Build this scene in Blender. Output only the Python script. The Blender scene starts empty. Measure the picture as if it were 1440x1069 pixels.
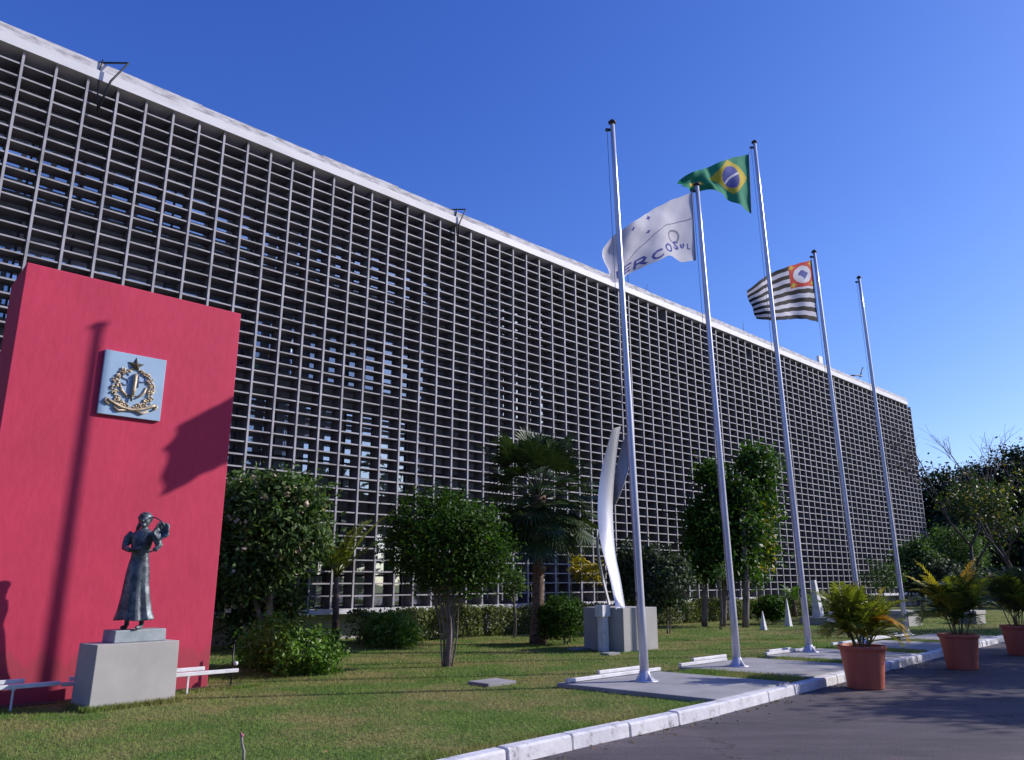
import bpy, bmesh, math, random
import numpy as np
from mathutils import Vector, Matrix
random.seed(7); rng=np.random.default_rng(7)
PI=math.pi; R=math.radians
scn=bpy.context.scene; COL=scn.collection
# ---------------------------------------------------------------- camera
F=1097.; PIT=.2512; H=1.65
cP,sP=math.cos(PIT),math.sin(PIT)
cam=bpy.data.cameras.new('camera'); co=bpy.data.objects.new('camera',cam); COL.objects.link(co)
co.location=(0,0,H); co.rotation_euler=(PI/2+PIT,0,0)
cam.sensor_width=36; cam.lens=F/1440*36; cam.clip_end=3000; cam.clip_start=.05
scn.camera=co
def ray(x,y):
    u=(x-720)/F; v=-(y-534.5)/F
    return Vector((u,cP-sP*v,sP+cP*v))
def gp(x,y,z=0.):                      # point of the ground seen at photo pixel
    r=ray(x,y); t=(z-H)/r.z; return Vector((r.x*t,r.y*t,z))
def at(x,y,Y):                         # point at world depth Y
    r=ray(x,y); t=Y/r.y; return Vector((r.x*t,Y,H+r.z*t))
def px(Y,z=1.): return F/(Y*cP+(z-H)*sP)      # pixels per metre
TH=R(45.88); D=Vector((math.sin(TH),math.cos(TH),0)); N=Vector((math.cos(TH),-math.sin(TH),0))
def W(s,q,z=0.): return D*s+N*q+Vector((0,0,z))
def sq(p): return p.x*D.x+p.y*D.y, p.x*N.x+p.y*N.y
YAW=PI/2-TH                            # local x along the building, local -y... towards camera
# ---------------------------------------------------------------- materials
def newmat(name):
    m=bpy.data.materials.new(name); m.use_nodes=True
    nt=m.node_tree; b=nt.nodes['Principled BSDF']; return m,nt,b
def coords(nt,scale=None,geo=True):
    if geo:
        g=nt.nodes.new('ShaderNodeNewGeometry'); o=g.outputs['Position']
    else:
        g=nt.nodes.new('ShaderNodeTexCoord'); o=g.outputs['Object']
    if scale:
        mp=nt.nodes.new('ShaderNodeMapping'); mp.inputs['Scale'].default_value=scale
        nt.links.new(o,mp.inputs['Vector']); o=mp.outputs['Vector']
    return o
def noise(nt,vec,scale,detail=4,rough=.55):
    n=nt.nodes.new('ShaderNodeTexNoise'); n.inputs['Scale'].default_value=scale
    n.inputs['Detail'].default_value=detail; n.inputs['Roughness'].default_value=rough
    nt.links.new(vec,n.inputs['Vector']); return n.outputs['Fac']
def ramp(nt,fac,stops):
    r=nt.nodes.new('ShaderNodeValToRGB'); e=r.color_ramp.elements
    while len(e)<len(stops): e.new(.5)
    for i,(p,c) in enumerate(stops):
        e[i].position=p; e[i].color=(*c,1)
    nt.links.new(fac,r.inputs['Fac']); return r.outputs['Color']
def mixc(nt,fac,a,b,mode='MIX'):
    m=nt.nodes.new('ShaderNodeMix'); m.data_type='RGBA'; m.blend_type=mode
    for s,v in ((m.inputs[0],fac),(m.inputs[6],a),(m.inputs[7],b)):
        if hasattr(v,'links'): nt.links.new(v,s)
        else: s.default_value=v if isinstance(v,float) else (*v,1)
    return m.outputs[2]
def bump(nt,b,h,st,dist=.02):
    n=nt.nodes.new('ShaderNodeBump'); n.inputs['Strength'].default_value=st; n.inputs['Distance'].default_value=dist
    nt.links.new(h,n.inputs['Height']); nt.links.new(n.outputs[0],b.inputs['Normal'])
def M(name,c1,c2=None,scale=3.,rough=.7,metal=0.,bmp=0.,bscale=None,bdist=.01,sc3=None,lo=.35,hi=.65,spec=.5,geo=True,detail=5):
    m,nt,b=newmat(name); c2=c2 or tuple(v*.8 for v in c1)
    v=coords(nt,sc3,geo); f=noise(nt,v,scale,detail)
    nt.links.new(ramp(nt,f,[(lo,c1),(hi,c2)]),b.inputs['Base Color'])
    b.inputs['Roughness'].default_value=rough; b.inputs['Metallic'].default_value=metal
    b.inputs['Specular IOR Level'].default_value=spec
    if bmp: bump(nt,b,noise(nt,v,bscale or scale*6,6),bmp,bdist)
    return m
def leafmat(name,c1,c2,tr=.25,rough=.5,spec=.4,c3=None):
    m,nt,b=newmat(name)
    g=nt.nodes.new('ShaderNodeNewGeometry')
    st=[(0.,c1),(.85 if c3 else 1.,c2)]
    if c3: st.append((.97,c3))
    col=ramp(nt,g.outputs['Random Per Island'],st)
    f=noise(nt,g.outputs['Position'],1.3,3)
    col=mixc(nt,1.,col,ramp(nt,f,[(.35,(.75,.75,.75)),(.65,(1.2,1.2,1.1))]),'MULTIPLY')
    nt.links.new(col,b.inputs['Base Color']); b.inputs['Roughness'].default_value=rough
    b.inputs['Specular IOR Level'].default_value=spec
    t=nt.nodes.new('ShaderNodeBsdfTranslucent'); nt.links.new(mixc(nt,1.,col,(1.3,1.5,.6),'MULTIPLY'),t.inputs['Color'])
    mx=nt.nodes.new('ShaderNodeMixShader'); mx.inputs[0].default_value=tr
    nt.links.new(b.outputs[0],mx.inputs[1]); nt.links.new(t.outputs[0],mx.inputs[2])
    nt.links.new(mx.outputs[0],nt.nodes['Material Output'].inputs['Surface'])
    return m
MT={}
MT['screen']=M('screen_inner_shaded',(.21,.20,.21),(.13,.125,.13),2.2,.85,bmp=.2,bscale=40,lo=.35,hi=.7)  # inner fins and louvres darkened: cell shade is put into the colour
MT['edge']=M('screen_edge_lit',(.44,.42,.45),(.25,.24,.25),1.7,.7,bmp=.15,bscale=40,lo=.35,hi=.72)  # front edges lightened: their sunlit look is put into the colour
MT['post']=M('post_grey',(.33,.32,.34),(.25,.24,.26),3,.8)
MT['fascia']=M('white_fascia',(.68,.66,.68),(.52,.50,.51),.7,.6,sc3=(1,1,3),bmp=.15,bscale=25,lo=.45,hi=.8)
MT['parapet']=M('stained_parapet',(.62,.60,.62),(.30,.28,.29),2.6,.9,bmp=.5,bscale=12,sc3=(1,1,4),lo=.42,hi=.68)
MT['plaster']=M('grey_plaster',(.45,.43,.42),(.33,.32,.31),1.5,.85,bmp=.2)
MT['core']=M('dark_interior',(.03,.03,.032),(.02,.02,.022),1.,.9)
MT['spandrel']=M('grey_spandrel',(.34,.32,.29),(.2,.19,.18),2.,.7)
MT['dark']=M('dark_metal',(.03,.03,.035),(.05,.05,.055),8.,.5,.6)
MT['pole']=M('pole_paint',(.70,.69,.76),(.60,.60,.66),6.,.32,.35,sc3=(1,1,.3))
MT['bronze']=M('weathered_bronze',(.05,.06,.072),(.17,.20,.22),9.,.5,.55,bmp=.5,bscale=40,lo=.38,hi=.66)
MT['cast']=M('cast_base',(.22,.26,.29),(.32,.36,.38),5.,.6,.2,bmp=.3,bscale=30)
MT['conc']=M('pedestal_concrete',(.42,.40,.385),(.34,.325,.315),2.5,.8,bmp=.2,bscale=60,bdist=.004,lo=.3,hi=.75)
MT['slab']=M('slab_concrete',(.36,.35,.36),(.25,.245,.25),1.7,.9,bmp=.3,bscale=40,lo=.3,hi=.7)
MT['white']=M('white_paint',(.80,.79,.82),(.62,.61,.63),5.,.5,bmp=.1)
MT['steel']=M('satin_steel',(.60,.59,.62),(.50,.49,.52),3.,.25,.45,sc3=(1,1,.4))
MT['steel_dull']=M('dull_steel',(.36,.35,.36),(.28,.27,.28),3.,.4,.5)
MT['terra']=M('terracotta',(.62,.17,.11),(.46,.115,.075),3.,.65,bmp=.1,bscale=30,sc3=(1,1,.4))
MT['soil']=M('soil',(.05,.035,.025),(.09,.06,.04),25.,.95,bmp=.8,bscale=60)
MT['bark']=M('bark',(.13,.105,.09),(.25,.21,.19),9.,.9,bmp=.8,bscale=26,sc3=(1,1,.35),bdist=.03)
MT['darkbark']=M('dark_bark',(.055,.045,.045),(.11,.09,.085),9.,.9)
MT['palmbark']=M('palm_bark',(.12,.075,.055),(.27,.17,.13),7.,.95,bmp=.9,bscale=22,sc3=(1,1,2.4),bdist=.04)
MT['stem']=M('green_stem',(.15,.17,.07),(.28,.24,.12),12.,.6)
MT['stick']=M('grey_twig',(.33,.29,.28),(.22,.19,.18),20.,.9)
MT['pinktip']=M('pink_tip',(.55,.22,.24),(.4,.12,.14),30.,.8)
MT['rope']=M('rope',(.25,.25,.3),(.2,.2,.25),30.,.9)
MT['rust']=M('dark_disc',(.035,.033,.035),(.07,.06,.055),20.,.6,.4)
# red render
m,nt,b=newmat('red_render'); v=coords(nt)
v2=coords(nt,(1,1,.3))
f=noise(nt,v2,14,6,.7); f2=noise(nt,v,1.1,4)
c=ramp(nt,f,[(.3,(.50,.031,.078)),(.7,(.57,.042,.10))])
c=mixc(nt,1.,c,ramp(nt,f2,[(.3,(.92,.92,.92)),(.7,(1.06,1.06,1.06))]),'MULTIPLY')
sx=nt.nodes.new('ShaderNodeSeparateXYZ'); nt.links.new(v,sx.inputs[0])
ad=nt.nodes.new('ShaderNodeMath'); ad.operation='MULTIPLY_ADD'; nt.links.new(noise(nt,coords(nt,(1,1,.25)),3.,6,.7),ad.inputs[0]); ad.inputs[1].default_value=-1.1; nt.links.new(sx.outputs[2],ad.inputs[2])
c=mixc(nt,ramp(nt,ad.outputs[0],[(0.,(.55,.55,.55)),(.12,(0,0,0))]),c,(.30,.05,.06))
st=noise(nt,coords(nt,(3,3,.08)),2.,5,.6)
c=mixc(nt,ramp(nt,st,[(.58,(0,0,0)),(.75,(.35,.35,.35))]),c,(.46,.035,.08))
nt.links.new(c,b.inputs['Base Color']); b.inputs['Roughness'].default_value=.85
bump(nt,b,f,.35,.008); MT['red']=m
# glass
m,nt,b=newmat('window_glass')
b.inputs['Base Color'].default_value=(.55,.60,.66,1); b.inputs['Metallic'].default_value=.6; b.inputs['Roughness'].default_value=.015
v=coords(nt); bump(nt,b,noise(nt,v,.6,2),.12,.03)
oi=nt.nodes.new('ShaderNodeObjectInfo'); nt.links.new(ramp(nt,oi.outputs['Random'],[(0.,(.25,.28,.32)),(.4,(.6,.66,.72)),(1.,(.9,.93,.97))]),b.inputs['Base Color']); MT['glass']=m
# kerb whitewash
m,nt,b=newmat('kerb_whitewash'); v=coords(nt)
f=noise(nt,v,6,8,.75); f2=noise(nt,v,1.5,4)
c=ramp(nt,f,[(.34,(.26,.24,.24)),(.43,(.66,.65,.68)),(.75,(.80,.79,.82))])
c=mixc(nt,1.,c,ramp(nt,f2,[(.3,(.8,.8,.83)),(.6,(1,1,1))]),'MULTIPLY')
nt.links.new(c,b.inputs['Base Color']); b.inputs['Roughness'].default_value=.85; bump(nt,b,f,.6,.02); MT['kerb']=m
# asphalt
m,nt,b=newmat('asphalt'); v=coords(nt)
f=noise(nt,v,.55,6,.65); f2=noise(nt,v,60,4,.7); f3=noise(nt,coords(nt,(.25,1.2,1)),1.4,7,.75)
c=ramp(nt,f,[(.3,(.065,.056,.065)),(.55,(.093,.078,.088)),(.75,(.145,.11,.112))])
c=mixc(nt,1.,c,ramp(nt,f2,[(.32,(.45,.45,.45)),(.5,(1,1,1)),(.7,(1.8,1.75,1.7))]),'MULTIPLY')
c=mixc(nt,1.,c,ramp(nt,f3,[(.35,(.62,.60,.64)),(.65,(1.28,1.24,1.24))]),'MULTIPLY')
nt.links.new(c,b.inputs['Base Color']); b.inputs['Roughness'].default_value=.85; 
vo=nt.nodes.new('ShaderNodeTexVoronoi'); vo.feature='DISTANCE_TO_EDGE'; vo.inputs['Scale'].default_value=.33
wn=nt.nodes.new('ShaderNodeTexNoise'); wn.inputs['Scale'].default_value=1.5; wn.inputs['Detail'].default_value=6; nt.links.new(v,wn.inputs['Vector'])
vm=nt.nodes.new('ShaderNodeVectorMath'); vm.operation='MULTIPLY_ADD'; vm.inputs[1].default_value=(1.2,1.2,1.2); nt.links.new(wn.outputs['Color'],vm.inputs[0]); nt.links.new(v,vm.inputs[2]); nt.links.new(vm.outputs[0],vo.inputs['Vector'])
c=mixc(nt,1.,c,ramp(nt,vo.outputs['Distance'],[(.0,(.35,.33,.33)),(.006,(1,1,1))]),'MULTIPLY')
nt.links.new(c,b.inputs['Base Color'])
bump(nt,b,f2,.9,.012); MT['asphalt']=m
# lawn
def lawncol(nt,v,g1,g2,dry):
    f=noise(nt,v,.55,7,.68); f2=noise(nt,v,1.3,6,.65); f3=noise(nt,v,17,4)
    c=ramp(nt,f2,[(.3,g1),(.7,g2)])
    c=mixc(nt,ramp(nt,f,[(.44,(0,0,0)),(.58,(.9,.9,.9))]),c,dry)
    return mixc(nt,1.,c,ramp(nt,f3,[(.3,(.6,.6,.6)),(.7,(1.35,1.35,1.35))]),'MULTIPLY'),f3
m,nt,b=newmat('lawn'); v=coords(nt); c,f3=lawncol(nt,v,(.09,.145,.035),(.16,.205,.055),(.24,.21,.085))
nt.links.new(c,b.inputs['Base Color']); b.inputs['Roughness'].default_value=.95; b.inputs['Specular IOR Level'].default_value=.1; bump(nt,b,f3,1.,.05); MT['lawn']=m
m,nt,b=newmat('grass_blade'); v=coords(nt); c,f3=lawncol(nt,v,(.11,.24,.036),(.23,.34,.07),(.35,.33,.12))
nt.links.new(c,b.inputs['Base Color']); b.inputs['Roughness'].default_value=.7; b.inputs['Specular IOR Level'].default_value=.2
t=nt.nodes.new('ShaderNodeBsdfTranslucent'); nt.links.new(c,t.inputs['Color']); mx=nt.nodes.new('ShaderNodeMixShader'); mx.inputs[0].default_value=.35
nt.links.new(b.outputs[0],mx.inputs[1]); nt.links.new(t.outputs[0],mx.inputs[2]); nt.links.new(mx.outputs[0],nt.nodes['Material Output'].inputs['Surface']); MT['blade']=m
MT['leaf_dark']=leafmat('ficus_leaf',(.018,.045,.007),(.07,.15,.018),.28,.55,.15)
MT['leaf_mid']=leafmat('broad_leaf',(.045,.095,.03),(.11,.175,.055),.25,.6,.22)
MT['leaf_bright']=leafmat('bright_leaf',(.09,.19,.02),(.17,.30,.045),.3,.5)
MT['leaf_hedge']=leafmat('hedge_leaf',(.09,.125,.035),(.18,.20,.07),.25,.6)
MT['leaf_grey']=leafmat('grey_leaf',(.035,.06,.038),(.075,.105,.065),.2,.6,.2)
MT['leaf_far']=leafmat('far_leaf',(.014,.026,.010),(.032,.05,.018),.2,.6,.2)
MT['leaf_mixed']=leafmat('mixed_leaf',(.02,.042,.01),(.05,.085,.018),.3,.5,.4,(.35,.26,.03))
MT['leaf_tall']=leafmat('tall_leaf',(.03,.07,.008),(.07,.15,.016),.3,.5,.4)
MT['palm_leaf']=leafmat('palm_leaf',(.022,.045,.015),(.06,.095,.032),.12,.45,.35)
MT['areca']=leafmat('areca_leaf',(.11,.15,.02),(.30,.30,.035),.3,.45)
MT['areca_y']=leafmat('areca_yellow',(.30,.26,.02),(.50,.36,.03),.35,.5)
MT['areca_o']=leafmat('areca_orange',(.50,.24,.015),(.62,.34,.03),.3,.5)
MT['areca_d']=leafmat('areca_dark',(.04,.065,.014),(.09,.12,.025),.25,.45)
MT['flower']=leafmat('blossom',(.55,.42,.32),(.7,.6,.5),.2,.7)
def flat(n,c,r=.8,tr=0.):
    m,nt,b=newmat(n); g=coords(nt); f=noise(nt,g,3.,3)
    col=ramp(nt,f,[(.3,c),(.7,tuple(v*.9 for v in c))]); nt.links.new(col,b.inputs['Base Color'])
    b.inputs['Roughness'].default_value=r; b.inputs['Specular IOR Level'].default_value=.2
    if tr:
        t=nt.nodes.new('ShaderNodeBsdfTranslucent'); nt.links.new(col,t.inputs['Color']); mx=nt.nodes.new('ShaderNodeMixShader'); mx.inputs[0].default_value=tr
        nt.links.new(b.outputs[0],mx.inputs[1]); nt.links.new(t.outputs[0],mx.inputs[2]); nt.links.new(mx.outputs[0],nt.nodes['Material Output'].inputs['Surface'])
    return m
FL={k:flat('flag_'+k,c,.8,.3) for k,c in dict(white=(.72,.70,.76),blue=(.07,.09,.36),green=(.03,.27,.15),yellow=(.62,.47,.05),black=(.015,.015,.022),red=(.62,.04,.03),grey=(.25,.26,.36),brown=(.10,.05,.05)).items()}
MT['plaque']=flat('plaque_blue',(.36,.50,.66),.6); MT['gold']=M('aged_gold',(.68,.55,.38),(.38,.29,.19),12.,.5,.3,bmp=.4,bscale=50)
MT['darkgold']=M('dark_bronze_star',(.10,.085,.05),(.18,.14,.08),14.,.45,.5); MT['letter']=flat('letter_slate',(.12,.17,.33),.6)
# ---------------------------------------------------------------- mesh helpers
class MB:
    def __init__(s): s.v=[];s.f=[];s.m=[];s.sm=[]
    def add(s,vs,fs,mi=0,smooth=False):
        o=len(s.v); s.v+= [tuple(p) for p in vs]
        for f in fs: s.f.append([i+o for i in f]); s.m.append(mi); s.sm.append(smooth)
    def box(s,lo,hi,T=None,mi=0,taper=1.):
        x0,y0,z0=lo;x1,y1,z1=hi; cx,cy=(x0+x1)/2,(y0+y1)/2
        t=lambda x,y,z:(cx+(x-cx)*taper,cy+(y-cy)*taper,z)
        vs=[(x0,y0,z0),(x1,y0,z0),(x1,y1,z0),(x0,y1,z0),t(x0,y0,z1),t(x1,y0,z1),t(x1,y1,z1),t(x0,y1,z1)]
        if T: vs=[T(*p) for p in vs]
        s.add(vs,[(0,3,2,1),(4,5,6,7),(0,1,5,4),(1,2,6,5),(2,3,7,6),(3,0,4,7)],mi)
    def tube(s,pts,rad,n=10,mi=0,cap=True):
        pts=[Vector(p) for p in pts]; rad=rad if hasattr(rad,'__len__') else [rad]*len(pts)
        vs=[];up=None
        for i,p in enumerate(pts):
            t=(pts[min(i+1,len(pts)-1)]-pts[max(i-1,0)]).normalized()
            if up is None: up=Vector((1,0,0)) if abs(t.x)<.9 else Vector((0,1,0))
            a=(up-t*up.dot(t)).normalized(); b=t.cross(a); up=a
            for k in range(n):
                w=2*PI*k/n; vs.append(p+a*math.cos(w)*rad[i]+b*math.sin(w)*rad[i])
        fs=[(i*n+k,i*n+(k+1)%n,(i+1)*n+(k+1)%n,(i+1)*n+k) for i in range(len(pts)-1) for k in range(n)]
        if cap: fs+=[tuple(range(n))[::-1],tuple((len(pts)-1)*n+k for k in range(n))]
        s.add(vs,fs,mi,True)
    def lathe(s,prof,c=(0,0,0),n=24,mi=0,sy=1.):
        vs=[(c[0]+r*math.cos(2*PI*k/n),c[1]+sy*r*math.sin(2*PI*k/n),c[2]+z) for r,z in prof for k in range(n)]
        fs=[(i*n+k,i*n+(k+1)%n,(i+1)*n+(k+1)%n,(i+1)*n+k) for i in range(len(prof)-1) for k in range(n)]
        fs+=[tuple(range(n))[::-1],tuple((len(prof)-1)*n+k for k in range(n))]
        s.add(vs,fs,mi,True)
    def ball(s,c,r,n=12,mi=0,rot=None):
        r=r if hasattr(r,'__len__') else (r,r,r); vs=[];m=n//2
        for i in range(1,m):
            a=PI*i/m
            for k in range(n):
                w=2*PI*k/n; p=Vector((r[0]*math.sin(a)*math.cos(w),r[1]*math.sin(a)*math.sin(w),r[2]*math.cos(a)))
                if rot: p=rot@p
                vs.append(Vector(c)+p)
        a=Vector((0,0,r[2]));
        if rot: a=rot@a
        vs+=[Vector(c)+a,Vector(c)-a]; T=len(vs)-2;B=T+1
        fs=[(i*n+k,(i+1)*n+k,(i+1)*n+(k+1)%n,i*n+(k+1)%n) for i in range(m-2) for k in range(n)]
        fs+=[(T,k,(k+1)%n) for k in range(n)]+[(B,(m-2)*n+(k+1)%n,(m-2)*n+k) for k in range(n)]
        s.add(vs,fs,mi,True)
    def build(s,name,mats,parent=None,bevel=0.):
        me=bpy.data.meshes.new(name); me.from_pydata(s.v,[],s.f)
        mats=mats if isinstance(mats,(list,tuple)) else [mats]
        for m in mats: me.materials.append(m)
        me.polygons.foreach_set('material_index',s.m); me.polygons.foreach_set('use_smooth',s.sm)
        bm=bmesh.new(); bm.from_mesh(me); bmesh.ops.recalc_face_normals(bm,faces=bm.faces); bm.to_mesh(me); bm.free()
        me.update(); o=bpy.data.objects.new(name,me); COL.objects.link(o)
        if parent: o.parent=parent; o.matrix_parent_inverse=pinv(parent)
        if bevel:
            b=o.modifiers.new('bevel','BEVEL'); b.width=bevel; b.segments=2; b.limit_method='ANGLE'; b.angle_limit=R(40)
        return o
def pinv(p):
    return (Matrix.Translation(p.location)@p.rotation_euler.to_matrix().to_4x4()).inverted() if not p.parent else Matrix.Identity(4)
def tag(o,label=None,cat=None,group=None,kind=None,name=None):
    if label: o['label']=label
    if cat: o['category']=cat
    if group: o['group']=group
    if kind: o['kind']=kind
    return o
def empty(name,loc,label,cat,group=None,rz=0.):
    o=bpy.data.objects.new(name,None); COL.objects.link(o); o.location=loc; o.rotation_euler=(0,0,rz); o.empty_display_size=.2
    return tag(o,label,cat,group)
# leaf clouds ---------------------------------------------------------------
def leafmesh(name,P,Nn,size,mat,parent=None,asp=.5,fold=.25):
    n=len(P); up=rng.normal(size=(n,3)); t=np.cross(Nn,up); t/=np.linalg.norm(t,axis=1)[:,None]+1e-9
    b=np.cross(Nn,t); sz=(size*(.65+.7*rng.random(n)))[:,None]
    A=P-t*sz*.5; C=P+t*sz*.5; B=P+b*sz*.5*asp+Nn*sz*fold*.5; E_=P-b*sz*.5*asp+Nn*sz*fold*.5
    V=np.empty((n,4,3)); V[:,0]=A;V[:,1]=B;V[:,2]=C;V[:,3]=E_
    me=bpy.data.meshes.new(name); me.vertices.add(4*n); me.vertices.foreach_set('co',V.reshape(-1).astype(np.float32))
    me.loops.add(4*n); me.loops.foreach_set('vertex_index',np.arange(4*n,dtype=np.int32))
    me.polygons.add(n); me.polygons.foreach_set('loop_start',np.arange(0,4*n,4,dtype=np.int32))
    me.update(calc_edges=True); me.materials.append(mat)
    o=bpy.data.objects.new(name,me); COL.objects.link(o)
    if parent: o.parent=parent; o.matrix_parent_inverse=pinv(parent)
    return o
def cloud(blobs,n,clump=.16,per=26,shell=.55,upb=.5):
    """leaf positions and normals spread in clumps through a union of ellipsoids"""
    vol=np.array([b[3]*b[4]*b[5] for b in blobs])**.75; vol/=vol.sum()
    Ps=[];Ns=[]; nc=max(6,n//per)
    for k in rng.choice(len(blobs),nc,p=vol):
        b=blobs[k]; u=rng.normal(size=3); u/=np.linalg.norm(u); r=(shell+(1-shell)*rng.random()**.6)*(.80+.36*rng.random())
        c=np.array(b[:3])+u*r*np.array(b[3:6]); cs=clump*(.5+rng.random())
        m=int(per*(.4+1.2*rng.random())); g=rng.normal(size=(m,3))*cs*np.array([1,1,.7]); Ps.append(c+g)
        nn=rng.normal(size=(m,3))*.7+u*.6+np.array([0,0,upb]); Ns.append(nn/np.linalg.norm(nn,axis=1)[:,None])
    return np.concatenate(Ps),np.concatenate(Ns)
def pblob(x,y,rx,ry,Y,depth=1.):          # crown lobe from its size in the picture and its distance
    p=at(x,y,Y); k=px(Y,p.z); return (p.x,p.y,p.z,rx/k,rx/k*depth,ry/k)
def tree(name,label,cat,base,blobs,n,size,mat,trunks,group=None,clump=.16,per=26,shell=.5,bark='bark',asp=.5,limbs=8,twig=0):
    root=empty(name,base,label,cat,group)
    P,Nn=cloud(blobs,n,clump,per,shell)
    P[:,2]=np.maximum(P[:,2],.05)
    leafmesh('crown',P,Nn,size,mat,root,asp)
    mb=MB()
    for (dx,dy,tx,ty,tz,r0,r1) in trunks:
        a=Vector(base)+Vector((dx,dy,-.05)); e=Vector((tx,ty,tz)); pts=[];k=8
        for i in range(k+1):
            t=i/k; p=a.lerp(e,t)+Vector((math.sin(t*5+dx*9),math.cos(t*4+dy*7),0))*.03*math.sin(PI*t)*(tz)**.5; pts.append(p)
        mb.tube(pts,[r0+(r1-r0)*i/k for i in range(k+1)],9)
        for j in range(limbs):
            b=blobs[rng.integers(len(blobs))]; u=Vector(rng.normal(size=3)).normalized()*.7
            q=Vector((b[0]+u.x*b[3],b[1]+u.y*b[4],b[2]+u.z*b[5])); s0=pts[int(k*(.55+.45*rng.random()))]
            mid=s0.lerp(q,.5)+Vector((0,0,.08*(q-s0).length))
            mb.tube([s0,mid,q],[r1*.75,r1*.45,r1*.12],6)
    mb.build('trunk',MT[bark],root)
    return root
# fronds --------------------------------------------------------------------
def frond(mb,base,dirv,length,droop,nl,ll,mi=0,curl=.0,width=.03,vee=.5,start=.18,up0=1.):
    """pinnate frond: arching rachis with leaflets both sides"""
    d=Vector(dirv).normalized(); hz=Vector((d.x,d.y,0)); hz=hz.normalized() if hz.length>.01 else Vector((1,0,0))
    pts=[];p=Vector(base); v=d.copy(); k=14
    for i in range(k+1):
        pts.append(p.copy()); v=(v+Vector((0,0,-1))*droop/k*(.4+1.6*i/k)).normalized(); p=p+v*length/k
    mb.tube(pts,[.011*(1-.8*i/k)*length for i in range(k+1)],5,mi)
    for i in range(nl):
        t=start+(1-start)*(i+.5)/nl; f=t*k; a=int(min(f,k-1)); c=pts[a].lerp(pts[a+1],f-a); tg=(pts[a+1]-pts[a]).normalized()
        side=tg.cross(Vector((0,0,1))); side=side.normalized() if side.length>.05 else Vector((1,0,0)); nrm=side.cross(tg).normalized()
        L=ll*math.sin(PI*min(1,.15+t*.87))**.6*(.85+.3*random.random())
        for sgn in (-1,1):
            dd=(side*sgn*.85+tg*(.55+.5*t)+nrm*(vee*.6)+Vector(rng.normal(size=3))*.07).normalized()
            tip=c+dd*L+Vector((0,0,-.25*L)); midp=c+dd*L*.5; w=tg*width*.5*L/ll
            mb.add([c-w*.4,c+w*.4,midp+w,tip,midp-w],[(0,1,2,4),(4,2,3)],mi)
def fan(mb,base,dirv,plen,rad,nseg,mi=0,droop=.3):
    d=Vector(dirv).normalized(); k=6; pts=[];p=Vector(base);v=d.copy()
    for i in range(k+1):
        pts.append(p.copy()); v=(v+Vector((0,0,-droop/k))).normalized(); p=p+v*plen/k
    mb.tube(pts,[.018*(1-.6*i/k) for i in range(k+1)],5,mi)
    c=pts[-1]; side=v.cross(Vector((0,0,1)))
    side=side.normalized() if side.length>.05 else Vector((1,0,0)); nrm=side.cross(v).normalized()
    for i in range(nseg):
        a=R(-125+250*(i+.5)/nseg); dd=(v*math.cos(a)+side*math.sin(a)+nrm*(.12+.1*math.cos(a*2))).normalized()
        L=rad*(.78+.22*math.cos(a*.8))*(.9+.2*random.random()); w=nrm.cross(dd)*rad*.045
        m_=c+dd*L*.55; e=c+dd*L+Vector((0,0,-.16*L-.05*random.random()))
        mb.add([c,m_+w+nrm*.01,e,m_-w],[(0,1,2,3)],mi)
# ================================================================ SETTING
def sheet(name,pts,z,mat,kind='structure'):
    mb=MB(); mb.add([(p[0],p[1],z) for p in pts],[tuple(range(len(pts)))]); return tag(mb.build(name,mat),kind=kind)
ZR=-.10
kerbq=[(-30,-5.2),(0,-5.75),(3,-5.9),(5,-5.97),(6.1,-6.03),(8,-6.06),(9.5,-6.1),(12,-6.3),(14.2,-6.45),(16.8,-6.62),(21,-6.9),(26.6,-7.22),(40,-7.9),(90,-10)]
def kq(s):
    for (a,qa),(b,qb) in zip(kerbq,kerbq[1:]):
        if s<=b: return qa+(qb-qa)*(s-a)/(b-a)
    return kerbq[-1][1]
sheet('ground',[(-900,-900),(900,-900),(900,1400),(-900,1400)],-.16,MT['lawn'])
rp=[W(s,q) for s,q in kerbq]+[W(90,30),W(-30,40)]
sheet('road',rp,ZR,MT['asphalt'])
lp=[W(s,q-.13) for s,q in kerbq]+[W(90,-60),W(-30,-60)]
sheet('lawn',lp,0.,MT['lawn'])
# kerb stones
mb=MB(); s=-30.; i=0
while s<60:
    L=1.0 if s<9.6 else (1.6 if s<11.3 else .95); L*=random.uniform(.95,1.05); g=.012; dz=random.uniform(-.008,.008); dq=random.uniform(-.012,.012)
    a,b=s+g,s+L-g; vs=[]
    for t in (a,b):
        q=kq(t)+dq
        vs+=[W(t,q+.015,ZR-.05),W(t,q,.035+dz),W(t,q-.02,.05+dz),W(t,q-.16,.052+dz),W(t,q-.16,ZR-.05)]
    mb.add(vs,[(0,1,6,5),(1,2,7,6),(2,3,8,7),(3,4,9,8),(0,4,3,2,1),(5,6,7,8,9)]); s+=L
tag(mb.build('kerb',MT['kerb'],bevel=.012),kind='structure')
# concrete pads of the flagpoles
pads=[(9.72,12.25),(13.1,15.75),(16.4,19.1),(20.1,22.9),(23.8,26.7)]
mb=MB()
for a,b in pads:
    sk=.28
    vs=[];
    for z in (-.05,.065):
        vs+=[W(a,-9.0,z),W(a+sk,kq(a)-.17,z),W(b+sk,kq(b)-.17,z),W(b,-9.0-(b-a)*.02,z)]
    mb.add(vs,[(3,2,1,0),(4,5,6,7),(0,1,5,4),(1,2,6,5),(2,3,7,6),(3,0,4,7)])
tag(mb.build('pavement',MT['slab'],bevel=.012),kind='structure')
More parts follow.
